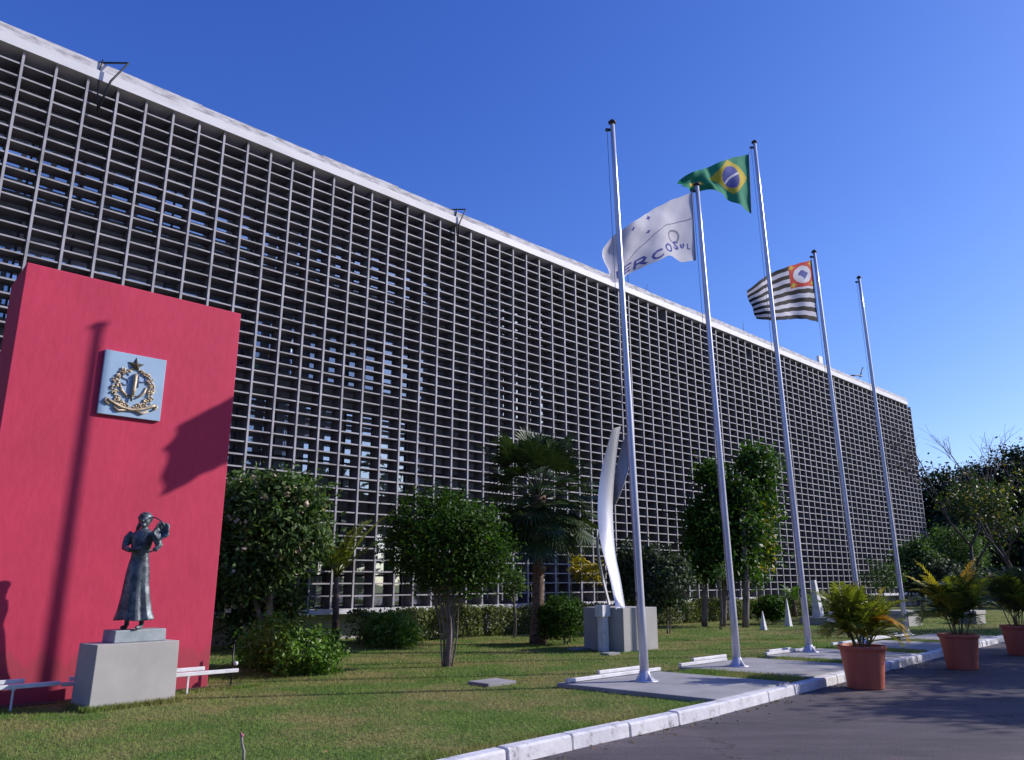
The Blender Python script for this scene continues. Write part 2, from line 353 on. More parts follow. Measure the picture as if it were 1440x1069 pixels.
# ================================================================ BUILDING
S0=2.9; CA=.72; RB=.3386; ZT=14.08; QF=-20.0; K0,K1=-14,80
SB=S0+K0*CA; SE=S0+K1*CA+.03
bld=empty('office_building',W(30,-25,0),'long modernist office building behind a grey concrete sun screen grid with a white roof band','building')
TT=lambda s_,q_,z_: W(s_,q_,z_)
DEP=.49
mb=MB()
for k in range(K0,K1+1):
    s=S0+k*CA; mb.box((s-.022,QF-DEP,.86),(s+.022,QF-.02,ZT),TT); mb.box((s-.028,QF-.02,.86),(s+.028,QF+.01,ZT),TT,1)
rj=random.Random(4)
for j in range(1,39):
    z0=ZT-j*RB+rj.uniform(-.004,.004)
    for k in range(K0,K1):
        a=S0+k*CA+.027; b=S0+(k+1)*CA-.027; z=z0+rj.uniform(-.005,.005); dq=rj.uniform(0,.012); h=.019+rj.uniform(-.002,.002)
        if (j,k) in ((1,36),(2,47)): continue
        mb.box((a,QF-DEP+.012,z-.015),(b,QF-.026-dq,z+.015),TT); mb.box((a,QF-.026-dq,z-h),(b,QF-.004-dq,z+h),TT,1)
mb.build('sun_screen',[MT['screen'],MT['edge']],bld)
mb=MB(); mb.box((SB,QF-DEP-.05,.72),(SE,QF+.07,.86),TT); mb.build('sill_beam',MT['fascia'],bld)
mb=MB(); mb.box((SB,QF-.5,ZT),(SE-.75,QF+.10,ZT+.26),TT); mb.build('fascia',MT['fascia'],bld)
mb=MB()
s=SB
while s<SE-.8:
    L=min(random.uniform(1.5,4),SE-.78-s); h=random.uniform(-.02,.02); mb.box((s,QF-.45,ZT+.26),(s+L,QF+.055,ZT+.50+h),TT); s+=L
mb.build('parapet',MT['parapet'],bld)
mb=MB(); mb.box((SB,QF-20,-.1),(SE-.1,QF-1.65,ZT-.02),TT); mb.build('wall',MT['core'],bld)
mb=MB(); mb.box((SB,QF-20,ZT+.0),(SE-.8,QF-.5,ZT+.2),TT); mb.build('roof',MT['parapet'],bld)
mb=MB(); mb.box((SB,QF-1.1,-.1),(SE-.3,QF-.55,.72),TT); mb.build('base_wall',MT['plaster'],bld)
for k in range(K0,K1,5):
    mb=MB(); s=S0+k*CA+.36; mb.box((s-.07,QF-.35,-.05),(s+.07,QF-.12,.718),TT); mb.build('base_post',MT['post'],bld)
QG=QF-1.3
floors=[(.86,3.55),(4.3,7.0),(7.75,10.3),(11.0,13.6)]
mb=MB()
for z0,z1 in [(0,.86),(3.55,4.3),(7.0,7.75),(10.3,11.0),(13.6,14.0)]:
    mb.box((SB,QG-.3,z0),(SE-.2,QG+.05,z1),TT)
mb.build('spandrel',MT['spandrel'],bld)
for z0,z1 in floors:
    k=K0
    while k<K1:
        s0=S0+k*CA; s1=min(S0+(k+5)*CA,SE-.2); w=MB(); ja=random.uniform(-.012,.012); jb=random.uniform(-.01,.01)
        w.add([W(s0,QG-ja,z0),W(s1,QG+ja,z0),W(s1,QG+ja+jb,z1),W(s0,QG-ja+jb,z1)],[(0,1,2,3)],0)
        for q in range(3):
            sm=s0+(s1-s0)*q/3; w.box((sm-.025,QG-.05,z0),(sm+.025,QG+.035,z1),TT,1)
        w.box((s0,QG-.05,z0+.9),(s1,QG+.03,z0+.95),TT,1)
        w.build('window',[MT['glass'],MT['dark']],bld); k+=5
# roof brackets, antennas
def bracket(s,label,h=.9,out=.55):
    r=empty('roof_bracket',W(s,QF,ZT+.5),label,'bracket','dark metal frames hanging over the roof edge')
    mb=MB(); P=lambda q,z:W(s+max(q,0)*1.25,QF+q*.75,z)
    mb.tube([P(-.3,ZT+.50),P(-.3,ZT+.60),P(out,ZT+.60),P(out*.55,ZT+.0),P(.16,ZT-h)],.03,6); mb.tube([P(.13,ZT+.6),P(.10,ZT+.25),P(.13,ZT-h*.5),P(.16,ZT-h)],.018,5)
    mb.build('frame',MT['dark'],r)
bracket(S0+2.1*CA,'dark metal bracket hooked over the white roof band at the far left of the building')
bracket(S0+18.7*CA,'dark metal bracket over the roof band, right of the building\'s middle left stretch',.7,.35)
def mast(s,h,label,lean=0.):
    mb=MB(); a=W(s,QF-.2,ZT+.45); mb.tube([a,a+Vector((lean,0,h))],[.018,.008],5); mb.tube([a,a+Vector((0,0,.12))],.035,6)
    tag(mb.build('lightning_rod',MT['dark']),label,'lightning rod','thin rods on the roof edge')
mast(S0+33.4*CA,1.3,'thin rod on the roof edge just right of the first flagpole')
mast(S0+35.2*CA,.5,'short dark rod on the roof edge, second one right of the first flagpole',.1)
mast(S0+47.5*CA,.7,'short rod on the roof edge between the second and third flagpoles')
mb=MB(); mb.box((S0+59.3*CA,QF-.1,ZT+.5),(S0+60.*CA,QF+.06,ZT+.95),TT); tag(mb.build('roof_box',MT['fascia']),'small white box on the roof edge just left of the fourth flagpole','box')
mb=MB(); a=W(S0+65.6*CA,QF,ZT+.5); mb.tube([a,a+D*1.2+Vector((0,0,.25)),a+D*2.0+Vector((0,0,.35))],.05,6); mb.tube([a+D*1.6+Vector((0,0,.2)),a+D*2.3+Vector((0,0,1.0))],.04,6)
tag(mb.build('roof_bracket',MT['dark']),'dark angled metal frame on the roof edge between the last two flagpoles','bracket')
# ================================================================ RED WALL, EMBLEM
WQ=-12.87; WS0,WS1,WH=2.364,5.73,6.27
mo=empty('red_monument_wall',W(4.1,WQ-.7),'tall crimson rendered monument wall with a leaning dark left side','wall')
mb=MB(); bk=Vector((-.655,.756,0))*1.3
a,b=W(WS0,WQ),W(WS1,WQ); c,d_=b+bk+D*-.05,a+bk
vs=[(p.x,p.y,z) for z in (-.1,WH) for p in (a,b,c,d_)]
mb.add(vs,[(3,2,1,0),(4,5,6,7),(0,1,5,4),(1,2,6,5),(2,3,7,6),(3,0,4,7)]); mb.build('render_block',MT['red'],mo,bevel=.01)
mb=MB(); mb.box((WS0-.1,WQ-.05,-.05),(WS1+.55,WQ+.22,.015),TT); mb.build('footing',MT['soil'],mo)
em=empty('coat_of_arms_plaque',W(4.05,WQ+.01,4.64),'pale blue square plaque with a gold wreath, sword and star on the red wall','plaque')
EC=lambda x,z,q=0.: W(4.05+x,WQ+q,4.64+z)
mb=MB(); mb.box((-.47,.004,-.51),(.47,.055,.51),lambda x,q,z:EC(x,z,q)); mb.build('plate',MT['plaque'],em,bevel=.006)
def star(mb,cx,cz,r,q0,q1):
    vs=[EC(cx,cz,q1)]
    for i in range(10):
        a_=PI/2+i*PI/5; rr=r if i%2==0 else r*.42; vs.append(EC(cx+rr*math.cos(a_),cz+rr*math.sin(a_),q0))
    mb.add(vs,[(0,1+i,1+(i+1)%10) for i in range(10)])
mb=MB(); star(mb,0,.33,.135,.058,.12); mb.build('star',MT['darkgold'],em)
mb=MB()
for sg in (-1,1):
    for i in range(30):
        t=i/29; a_=R(-82+150*t); cx=sg*(.30-.03*t)*math.cos(a_); cz=-.04+.31*math.sin(a_)
        for k in range(4):
            o=random.uniform(-.05,.05); o2=random.uniform(-.04,.04)
            rot=Matrix.Rotation(random.uniform(0,PI),3,'Z')@Matrix.Rotation(random.uniform(-1,1),3,'X')
            mb.ball(EC(cx+o,cz+o2,.068),(.027,.011,.017),6,0,rot)
mb.build('wreath',MT['gold'],em)
mb=MB()
pts=[EC(-.36+.72*t,-.27-.12*math.sin(PI*t),.08) for t in [i/14 for i in range(15)]]
mb.tube(pts,.022,6)
for sg in (-1,1):
    mb.tube([EC(sg*.36,-.25,.07),EC(sg*.40,-.30,.08),EC(sg*.33,-.35,.07)],.018,5); mb.tube([EC(sg*.05,-.40,.07),EC(sg*.18,-.43,.08),EC(sg*.26,-.38,.07)],.018,5)
mb.build('ribbon',MT['gold'],em)
mb=MB(); mb.tube([EC(.0,-.16,.08),EC(.005,-.1,.085),EC(.012,.17,.085),EC(.014,.2,.07)],[.022,.032,.034,.01],6)
mb.build('sword_blade',MT['gold'],em)
mb=MB(); mb.tube([EC(-.07,-.17,.09),EC(.05,-.17,.09)],.014,6); mb.tube([EC(-.01,-.17,.09),EC(-.015,-.26,.09)],.016,6); mb.build('sword_hilt',MT['darkgold'],em)
mb=MB()
def stroke(mb,pts,r): mb.tube([EC(x,z,.06) for x,z in pts],r,5)
arc=lambda cx,cz,r,a0,a1,n=9,ry=None:[(cx+r*math.cos(R(a0+(a1-a0)*i/n)),cz+(ry or r)*math.sin(R(a0+(a1-a0)*i/n))) for i in range(n+1)]
stroke(mb,arc(-.13,.135,.05,20,250)+arc(-.13,.04,.05,80,-160),.011)
mb.build('letter',MT['letter'],em)
mb=MB(); stroke(mb,[(.07,-.02),(.07,.18)],.011); stroke(mb,[(.07,.18)]+arc(.12,.13,.055,90,-90)+[(.07,.075)],.011); mb.build('letter',MT['letter'],em)
for sg in (-1,1):
    mb=MB(); mb.tube([EC(sg*.2,.0,.065),EC(sg*.17,-.1,.07),EC(sg*.07,-.19,.075)],[.016,.022,.014],6); mb.build('inner_branch',MT['gold'],em)
# low rails
def rail(root_s0,root_s1,q,z,label,leg=None,second=None,group='white metal rails lying low on the ground'):
    r=empty('low_rail',W(root_s0,q,0),label,'rail',group)
    mb=MB(); mb.box((root_s0,q-.03,z),(root_s1,q+.03,z+.055),TT); mb.build('bar',MT['white'],r,bevel=.006)
    if second:
        a,b,dq,dz=second; mb=MB(); mb.box((a,q+dq-.03,z+dz),(b,q+dq+.03,z+dz+.055),TT); mb.build('bar',MT['white'],r,bevel=.006)
    for s in leg or []:
        mb=MB(); mb.box((s-.012,q-.012,-.02),(s+.012,q+.012,z),TT); mb.box((s-.02,q-.16 if second and second[2]<0 else q-.02,z-.02),(s+.02,q+.02,z-.004),TT); mb.build('leg',MT['white'],r)
rail(1.9,3.45,WQ+.50,.27,'white twin rail on thin legs in front of the red wall, left of the statue',[2.9],(1.9,3.05,-.15,.05))
rail(3.47,5.98,WQ+.50,.25,'white twin rail on thin legs reaching from the statue past the red wall corner',[3.95,5.2],(3.6,5.5,-.15,.05))
rail(9.8,12.3,-8.86,.075,'white low rail lying at the back of the pad of the first flagpole',None,(10.7,12.0,-.10,.05))
rail(13.1,14.75,-8.98,.075,'white low rail in pieces at the back of the pad of the second flagpole',None,(13.7,14.9,-.10,.05))
rail(16.4,18.7,-9.0,.075,'white low rail at the back of the pad of the third flagpole',None,(16.7,17.7,-.10,.03))
rail(20.1,25.3,-9.2,.075,'long white low rail running from the fourth to the fifth flagpole',None,(22.6,24.6,-.10,.04))
sp=empty('spotlight',W(6.0,WQ+.25),'small white spotlight on a thin dark rod at the right corner of the red wall','lamp')
mb=MB(); p=W(6.0,WQ+.25); mb.tube([p,p+Vector((0,0,.65))],.014,6); mb.build('rod',MT['dark'],sp)
mb=MB(); mb.ball(p+Vector((.06,-.02,.36)),(.038,.035,.035),10); mb.build('lamp_head',MT['white'],sp)
# ================================================================ STATUE
PA=R(42)   # pedestal turn
pc=Vector((-5.33,11.45,0)); e1=Vector((math.sin(R(40)),math.cos(R(40)),0)); e2=Vector((-math.cos(R(40)),math.sin(R(40)),0))
PT=lambda a,b,z: pc+e1*a+e2*b+Vector((0,0,z))
mb=MB(); mb.box((-.58,-.31,-.05),(.58,.27,.82),PT,taper=.97)
tag(mb.build('pedestal',MT['conc'],bevel=.008),'plain grey concrete block pedestal carrying the bronze statue in front of the red wall','pedestal')
sc=pc+Vector((-.02,-.02,.82))
st=empty('bronze_statue',sc,'weathered bronze statue of a woman in a long flared skirt holding a round sieve','statue')
mb=MB(); mb.box((-.30,-.18,.822),(.42,.20,.985),PT,taper=.985); mb.build('cast_plinth',MT['cast'],st,bevel=.01)
K=.96; sb=pc+Vector((-.045,-.02,.985)); sk_=lambda x,y,z:(sb.x+(x+.12*(1.57-z))*K,sb.y+y*K,sb.z+z*K)
mb=MB()
def tb(pts,r,n=12): mb.tube([sk_(*p) for p in pts],[v*K for v in r],n)
# skirt with folds
n=36; prof=[(.13,-.087,.27,.20),(.25,-.08,.235,.18),(.45,-.065,.20,.16),(.62,-.055,.18,.145),(.80,-.035,.168,.13),(.92,-.022,.15,.115),(1.0,-.01,.135,.10)]
vs=[]
for z,cx,rx,ry in prof:
    for k in range(n):
        a=2*PI*k/n; fo=1+.11*(1-z)*math.cos(5*a+1.1)+.05*(1-z)*math.cos(11*a); vs.append(sk_(cx+rx*fo*math.cos(a),ry*fo*math.sin(a),z+.01*math.cos(3*a)))
mb.add(vs,[(i*n+k,i*n+(k+1)%n,(i+1)*n+(k+1)%n,(i+1)*n+k) for i in range(len(prof)-1) for k in range(n)]+[tuple(range(n))[::-1],tuple((len(prof)-1)*n+k for k in range(n))],0,True)
# torso
n=24; prof=[(.95,-.015,.13,.10),(1.08,.0,.128,.105),(1.22,.02,.15,.12),(1.33,.035,.17,.11),(1.40,.05,.13,.085),(1.44,.062,.06,.055)]
vs=[sk_(cx+rx*math.cos(2*PI*k/n),ry*math.sin(2*PI*k/n)-(.0),z) for z,cx,rx,ry in prof for k in range(n)]
mb.add(vs,[(i*n+k,i*n+(k+1)%n,(i+1)*n+(k+1)%n,(i+1)*n+k) for i in range(len(prof)-1) for k in range(n)]+[tuple(range(n))[::-1],tuple((len(prof)-1)*n+k for k in range(n))],0,True)
tb([(.06,0,1.38),(.075,-.005,1.50)],[.052,.048])
mb.ball(sk_(.085,-.02,1.565),(.082*K,.098*K,.108*K),18)
mb.ball(sk_(.09,-.115,1.55),(.016*K,.022*K,.022*K),8); mb.ball(sk_(.09,-.09,1.485),(.035*K,.03*K,.024*K),8)
mb.ball(sk_(.09,-.098,1.515),(.024*K,.016*K,.009*K),8)
mb.ball(sk_(.055,-.095,1.578),(.016*K,.012*K,.009*K),6); mb.ball(sk_(.125,-.095,1.578),(.016*K,.012*K,.009*K),6)
# arms: image-left arm crosses the waist, image-right arm holds the sieve rim
tb([(-.10,0,1.37),(-.175,-.02,1.29),(-.205,-.06,1.17)],[.068,.066,.046]); tb([(-.205,-.06,1.17),(-.07,-.20,1.12),(.06,-.22,1.14)],[.05,.036,.026])
tb([(.18,0,1.37),(.26,-.02,1.30),(.30,-.05,1.20)],[.068,.068,.048]); tb([(.30,-.05,1.20),(.29,-.13,1.13),(.295,-.19,1.13)],[.048,.036,.026])
for hx,hy,hz in ((.08,-.205,1.15),(.30,-.20,1.135)):
    mb.ball(sk_(hx,hy,hz),(.034*K,.026*K,.02*K),8)
    for i in range(4): tb([(hx+.01+.0*i,hy-.01,hz+.018-.011*i),(hx+.045,hy-.03,hz+.014-.011*i),(hx+.05,hy-.012,hz-.006-.009*i)],[.0085,.008,.007],6)
    tb([(hx-.005,hy,hz+.015),(hx+.02,hy+.005,hz+.04)],[.01,.008],6)
# legs and shoes
for fx,ry in ((-.20,0.),(.015,0.)):
    tb([(fx*.6-.02,0,.30),(fx,-.0,.10),(fx,-.01,.05)],[.05,.034,.036]); mb.ball(sk_(fx-.01,-.07,.03),(.04*K,.10*K,.032*K),10)
fig=mb.build('figure',MT['bronze'],st)
rm=fig.modifiers.new('remesh','REMESH'); rm.mode='VOXEL'; rm.voxel_size=.0085; rm.use_smooth_shade=True
sm=fig.modifiers.new('smooth','SMOOTH'); sm.iterations=3; sm.factor=.5
mb=MB(); mb.ball(sk_(.08,.005,1.595),(.104*K,.112*K,.098*K),20); mb.tube([sk_(.0,-.03,1.60),sk_(.07,-.112,1.635),sk_(.165,-.03,1.60)],[.022,.026,.022],8)
mb.tube([sk_(-.0,.03,1.53),sk_(-.05,.05,1.47),sk_(-.09,.06,1.41)],[.035,.03,.012],7); mb.build('head_scarf',MT['bronze'],st)
mb=MB(); rot=Matrix.Rotation(R(24),3,'Z')@Matrix.Rotation(R(14),3,'Y')@Matrix.Rotation(R(80),3,'X')
cc=Vector(sk_(.385,-.15,1.40)); rr=[]
for ring,rad in ((0,.03),(1,.07),(2,.11),(3,.135)):
    for k in range(20):
        a=2*PI*k/20; w=rad*(1+.10*math.sin(5*a+ring)); rr.append(cc+rot@Vector((w*.8*math.cos(a),w*math.sin(a),-.05+.05*(rad/.135)**2+random.uniform(-.012,.012))))
fs=[(i*20+k,i*20+(k+1)%20,(i+1)*20+(k+1)%20,(i+1)*20+k) for i in range(3) for k in range(20)]+[tuple(range(20))]
mb.add(rr,fs,0,True); o=mb.build('sieve',MT['bronze'],st); so=o.modifiers.new('solid','SOLIDIFY'); so.thickness=.018
mb=MB(); mb.tube([sk_(.17,-.06,1.60),sk_(.27,-.10,1.60),sk_(.37,-.13,1.55),sk_(.43,-.15,1.48)],.009,6); mb.build('bent_rod',MT['bronze'],st)
mb=MB(); mb.tube([sk_(.05,-.2,1.10),sk_(.2,-.22,1.085),sk_(.33,-.22,1.12),sk_(.42,-.20,1.21)],.011,6); mb.build('stick',MT['bronze'],st)
# ================================================================ FLAGPOLES
POLES=[((907,958),(861,175),10.16,.075,'leftmost and nearest white flagpole, the one without a flag by the concrete pad corner'),
       ((1037,937),(980,262),0,.075,'second white flagpole from the left, flying the white flag with blue lettering'),
       ((1138,917),(1061,202),0,.075,'third white flagpole from the left, the tallest, flying the green flag'),
       ((1214,906),(1145,356),0,.075,'fourth white flagpole from the left, flying the striped flag'),
       ((1275,893),(1208,392),0,.075,'rightmost and farthest white flagpole, without a flag')]
PT_=[]
for (bx,by),(tx,ty),_,r0,label in POLES:
    b=gp(bx,by,.065); r=ray(tx,ty); t=b.y/r.y; top=Vector((r.x*t,b.y,H+r.z*t)); PT_.append((b,top))
    fp=empty('flagpole',b,label,'flagpole','white metal flagpoles in a row')
    mb=MB(); k=10; mb.tube([b.lerp(top,i/k) for i in range(k+1)],[r0*(1-.42*i/k) for i in range(k+1)],16); mb.build('shaft',MT['pole'],fp)
    mb=MB(); mb.lathe([(.11,0),(.11,.02),(r0*1.25,.03),(r0*1.15,.16)],b,16)
    for a in range(4): 
        w=a*PI/2+.5; mb.add([b+Vector((math.cos(w)*r,math.sin(w)*r,z)) +Vector((-math.sin(w),math.cos(w),0))*o for o in(-.006,.006) for r,z in((.06,0.005),(.21,0.005),(.06,.17))],[(0,1,2),(3,5,4),(0,3,4,1),(1,4,5,2),(2,5,3,0)])
    mb.lathe([(.22,0.002),(.22,.014)],b,12); mb.build('base_flange',MT['pole'],fp)
    mb=MB(); mb.lathe([(.045,0),(.078,.03),(.078,.055),(.04,.08),(.03,.10)],top,14); mb.build('truck_cap',MT['rust'],fp)
    mb=MB(); mb.tube([top+Vector((-.14,0,-.12)),top+Vector((-.11,0,-.12)),top+Vector((-.07,0,-.12)),top+Vector((.0,0,-.12))],[.02,.036,.03,.014],8); mb.build('pulley',MT['rust'],fp)
    mb=MB(); a=top+Vector((-.11,-.03,-.12)); c_=b+Vector((-.075,-.05,1.3)); mb.tube([a,a.lerp(c_,.5)+Vector((-.05,0,0)),c_],.005,4,cap=False); mb.build('rope',MT['rope'],fp)
    mb=MB(); k_=b.lerp(top,1.3/(top.z-b.z))+Vector((-.075,-.04,0)); mb.tube([k_+Vector((0,0,-.09)),k_+Vector((-.02,-.01,0)),k_+Vector((0,0,.09))],.012,6); mb.build('cleat',MT['dark'],fp)
WD=Vector((-.80,-.60,0)).normalized(); WN=Vector((WD.y,-WD.x,0))
def flag(name,label,pole,top,bot,paint,nu=150,nv=90,amp=.05,waves=2.2,part=None,ph=0.):
    b,tp=PT_[pole]; P0=tp.copy()
    def unp(x,y):
        r=ray(x,y); o=Vector((0,0,H)); t=(P0-o).dot(WN)/r.dot(WN); return o+r*t
    T=[unp(*p) for p in top]; B=[unp(*p) for p in bot]
    def cr(L,t):
        f=t*(len(L)-1); i=min(int(f),len(L)-2); f-=i; p0=L[max(i-1,0)];p1=L[i];p2=L[i+1];p3=L[min(i+2,len(L)-1)]
        return .5*((2*p1)+(p2-p0)*f+(2*p0-5*p1+4*p2-p3)*f*f+(3*p1-p0-3*p2+p3)*f**3)
    vs=[]
    for j in range(nv+1):
        for i in range(nu+1):
            u=i/nu; v=j/nv; p=cr(T,u).lerp(cr(B,u),v)
            w=amp*u**.5*(math.sin(u*waves*2*PI+v*1.6+ph)+.45*math.sin(u*waves*3.7*PI-v*3+1+ph)+.3*math.sin(v*9+u*6))+.004*math.sin(u*23+v*11+ph)*math.sin(v*5+u*4)+.0008*math.sin(u*47-v*17)
            vs.append(p+WN*w*1.6+Vector((0,0,.006*math.sin(u*40+v*5))))
    fs=[];mi=[]; ks=list(FL)
    mb=MB(); mb.v=[tuple(p) for p in vs]
    for j in range(nv):
        for i in range(nu):
            a=j*(nu+1)+i; mb.f.append([a,a+1,a+nu+2,a+nu+1]); mb.m.append(ks.index(paint((i+.5)/nu,(j+.5)/nv))); mb.sm.append(True)
    fl=empty('flag',T[0],label,'flag','flags flying from the poles')
    mb.build('cloth',[FL[k] for k in ks],fl)
    mb=MB(); mb.tube([T[0],T[0].lerp(B[0],.5),B[0]],.014,6); mb.tube([T[0],tp+Vector((-.11,-.03,-.12))],.005,4); mb.build('halyard',MT['rope'],fl)
def seg(px_,py_,a,b):
    dx,dy=b[0]-a[0],b[1]-a[1]; t=max(0,min(1,((px_-a[0])*dx+(py_-a[1])*dy)/(dx*dx+dy*dy+1e-12))); return math.hypot(px_-a[0]-t*dx,py_-a[1]-t*dy)
GL={'M':[(0,1),(0,0),(.5,.6),(1,0),(1,1)],'E':[(1,0),(0,0),(0,.5),(.8,.5),(0,.5),(0,1),(1,1)],'R':[(0,1),(0,0),(.8,0),(1,.25),(.8,.5),(0,.5),(.4,.5),(1,1)],
    'C':[(1,.1),(.6,0),(.15,.15),(0,.5),(.15,.85),(.6,1),(1,.9)],'O':[(.5,0),(.1,.2),(0,.5),(.1,.8),(.5,1),(.9,.8),(1,.5),(.9,.2),(.5,0)],
    'S':[(1,.1),(.5,0),(.05,.22),(.3,.45),(.7,.55),(.95,.78),(.5,1),(0,.9)],'U':[(0,0),(0,.7),(.5,1),(1,.7),(1,0)],'L':[(0,0),(0,1),(1,1)]}
strokes=[]
for ch,x,y,w_,h_ in zip('MERCOSUL',[.155,.27,.395,.53,.675,.80,.875,.935],[.86,.87,.88,.88,.83,.74,.76,.78],[.075,.075,.08,.085,.085,.06,.022,.022],[.14,.14,.14,.14,.15,.12,.06,.07]):
    g=[(x-w_/2+gx*w_,y-h_/2+gy*h_) for gx,gy in GL[ch]]; strokes+=list(zip(g,g[1:]))
arcp=[(.20+.78*t,.80-.42*math.sin(PI/2*min(1,t*1.25))) for t in [i/16 for i in range(17)]]; strokes2=list(zip(arcp,arcp[1:]))
def p_merc(u,v):
    # u runs from hoist (0) to fly (1); lettering reads left to right in the picture, so x = 1-u
    x=1-u; X,Y=x*1.45,v
    if any(seg(X,Y,(a[0]*1.45,a[1]),(b[0]*1.45,b[1]))<(.018 if a[0]<.83 else .009) for a,b in strokes): return 'blue'
    if any(seg(X,Y,(a[0]*1.45,a[1]),(b[0]*1.45,b[1]))<.009 for a,b in strokes2): return 'grey'
    for cx,cy,r in ((.50,.36,.06),(.53,.10,.08),(.33,.14,.06),(.22,.40,.04)):
        dx,dy=abs(X-cx*1.45),abs(Y-cy)
        if math.sqrt(dx)+math.sqrt(dy)<math.sqrt(r): return 'blue'
    if .10<((X-1.13)**2/.012+(Y-.60)**2/.014)**.5<1.0 and ((X-1.13)**2/.012+(Y-.60)**2/.014)**.5>.72: return 'grey'
    return 'white'
flag('mercosul','white flag with blue lettering and stars flying from the second flagpole',1,
     [(973,271),(950,279),(925,291),(905,303),(885,315),(866,330),(851,350)],[(978,366),(958,368),(940,361),(918,370),(893,381),(877,392),(862,398)],p_merc,nu=180,nv=110,amp=.06,waves=1.3)
def p_bra(u,v):
    # cloth gathers towards the fly: texture coordinate stretches away from the hoist
    tx=min(1.,u*1.78+.02); X,Y=(tx-.5)*1.43,(v-.40)
    if u>.60: return 'yellow' if (.70<u<.84 and abs(v-.62)<.10) else 'green'
    rr=math.hypot(X,Y)
    if rr<.25:
        band=abs(math.hypot(X+.30,Y-.55)-.62)<.022
        return 'white' if band else 'blue'
    if abs(X)/.60+abs(Y)/.40<1: return 'yellow'
    return 'green'
flag('brazil','green flag with yellow diamond and blue disc flying from the tallest flagpole',2,
     [(1053,217),(1030,222),(1005,231),(985,239),(968,245),(956,255)],[(1056,300),(1040,291),(1022,277),(1003,269),(980,267),(958,263)],p_bra,amp=.07,waves=2.4,ph=.5)
MAP=[(-.55,-.35),(-.2,-.6),(.1,-.55),(.35,-.35),(.75,-.15),(.55,.2),(.3,.5),(.0,.75),(-.1,.4),(-.35,.1),(-.7,-.05)]
def inpoly(x,y,P):
    c=False
    for i in range(len(P)):
        (x0,y0),(x1,y1)=P[i],P[i-1]
        if (y0>y)!=(y1>y) and x<(x1-x0)*(y-y0)/(y1-y0)+x0: c=not c
    return c
def p_sp(u,v):
    if u<.38 and v<.42:
        X,Y=(u-.19)/.38*2,(v-.21)/.42*2
        r=math.hypot(X*.95,Y)
        if r<.72: return 'blue' if inpoly(-X/.62,Y/.62,MAP) else 'white'
        for sx in(-1,1):
            for sy in (-1,1):
                dx,dy=abs(X-.8*sx),abs(Y-.78*sy)
                if math.sqrt(dx)+math.sqrt(dy)<.62: return 'yellow'
        return 'red'
    return 'black' if int(v*13)%2==0 else 'white'
flag('saopaulo','black and white striped flag with a red corner flying from the fourth flagpole',3,
     [(1141,366),(1125,370),(1105,376),(1086,384),(1066,395),(1049,410)],[(1150,453),(1135,450),(1120,448),(1103,450),(1085,451),(1068,448)],p_sp,nu=120,nv=104,amp=.05,waves=1.6,ph=2.)
# ================================================================ SCULPTURE
sr=gp(878,917.5); 
ST_=lambda a,b,z: sr+D*a-N*b+Vector((0,0,z))
mb=MB(); mb.box((0,0,-.05),(1.36,1.25,1.0),ST_); tag(mb.build('plinth',MT['conc'],bevel=.01),'large grey concrete cube plinth under the curved metal sculpture','plinth')
cs=empty('metal_sculpture',ST_(.1,.6,1.0),'tall sculpture of curved polished steel blades on a concrete cube','sculpture')
def blade(L,Rr,Y0,Y1,tilt,mat,th=.05):
    mb=MB(); n=len(L); NN=24
    def ip(A,t):
        f=t*(len(A)-1); i=min(int(f),len(A)-2); f-=i; p0=A[max(i-1,0)];p1=A[i];p2=A[i+1];p3=A[min(i+2,len(A)-1)]
        return [.5*(2*b_+(c_-a_)*f+(2*a_-5*b_+4*c_-d_)*f*f+(3*b_-a_-3*c_+d_)*f**3) for a_,b_,c_,d_ in zip(p0,p1,p2,p3)]
    vs=[]
    for i in range(NN+1):
        t=i/NN; l=ip(L,t); r=ip(Rr,t); Y=Y0+(Y1-Y0)*(1-(1-t)**2.2)
        a=at(l[0],l[1],Y+tilt); b=at(r[0],r[1],Y-tilt*.0); vs+=[a,(a+b)/2+Vector((.0,-.05,0)),b,b+Vector((.02,th,0)),a+Vector((.02,th,0))]
    fs=[(i*5+k,i*5+(k+1)%5,(i+1)*5+(k+1)%5,(i+1)*5+k) for i in range(NN) for k in range(5)]+[(0,4,3,2,1),tuple(NN*5+k for k in range(5))]
    mb.add(vs,fs,0,True); o=mb.build('blade',mat,cs); e=o.modifiers.new('es','EDGE_SPLIT'); e.split_angle=R(35)
YS=19.75
blade([(866,857),(857,810),(846,770),(841,735),(841,700),(845,665),(852,635),(861,603)],[(879,857),(872,815),(865,780),(862,745),(861,712),(863,675),(867,638),(872,600)],YS,YS+1.0,-.22,MT['steel'])
blade([(862,712),(863,680),(868,650),(876,622),(884,605)],[(866,708),(874,690),(882,665),(888,635),(891,600)],YS+.9,YS+1.1,.25,MT['steel_dull'],.04)
blade([(855,852),(845,812),(839,775),(838,745)],[(858,850),(848,810),(842,775),(841,745)],YS+.3,YS+.4,.05,MT['steel'],.04)
pp=gp(849,916.5); po=empty('light_bollard',pp,'white square post with a wider head beside the concrete cube plinth','bollard')
PB=lambda a,b,z: pp+D*a-N*b+Vector((0,0,z))
mb=MB(); mb.box((-.11,-.08,-.03),(.11,.08,.80),PB); mb.build('post',MT['white'],po,bevel=.006)
mb=MB(); mb.box((-.15,-.12,.80),(.15,.12,1.07),PB); mb.build('post_head',MT['white'],po,bevel=.006)
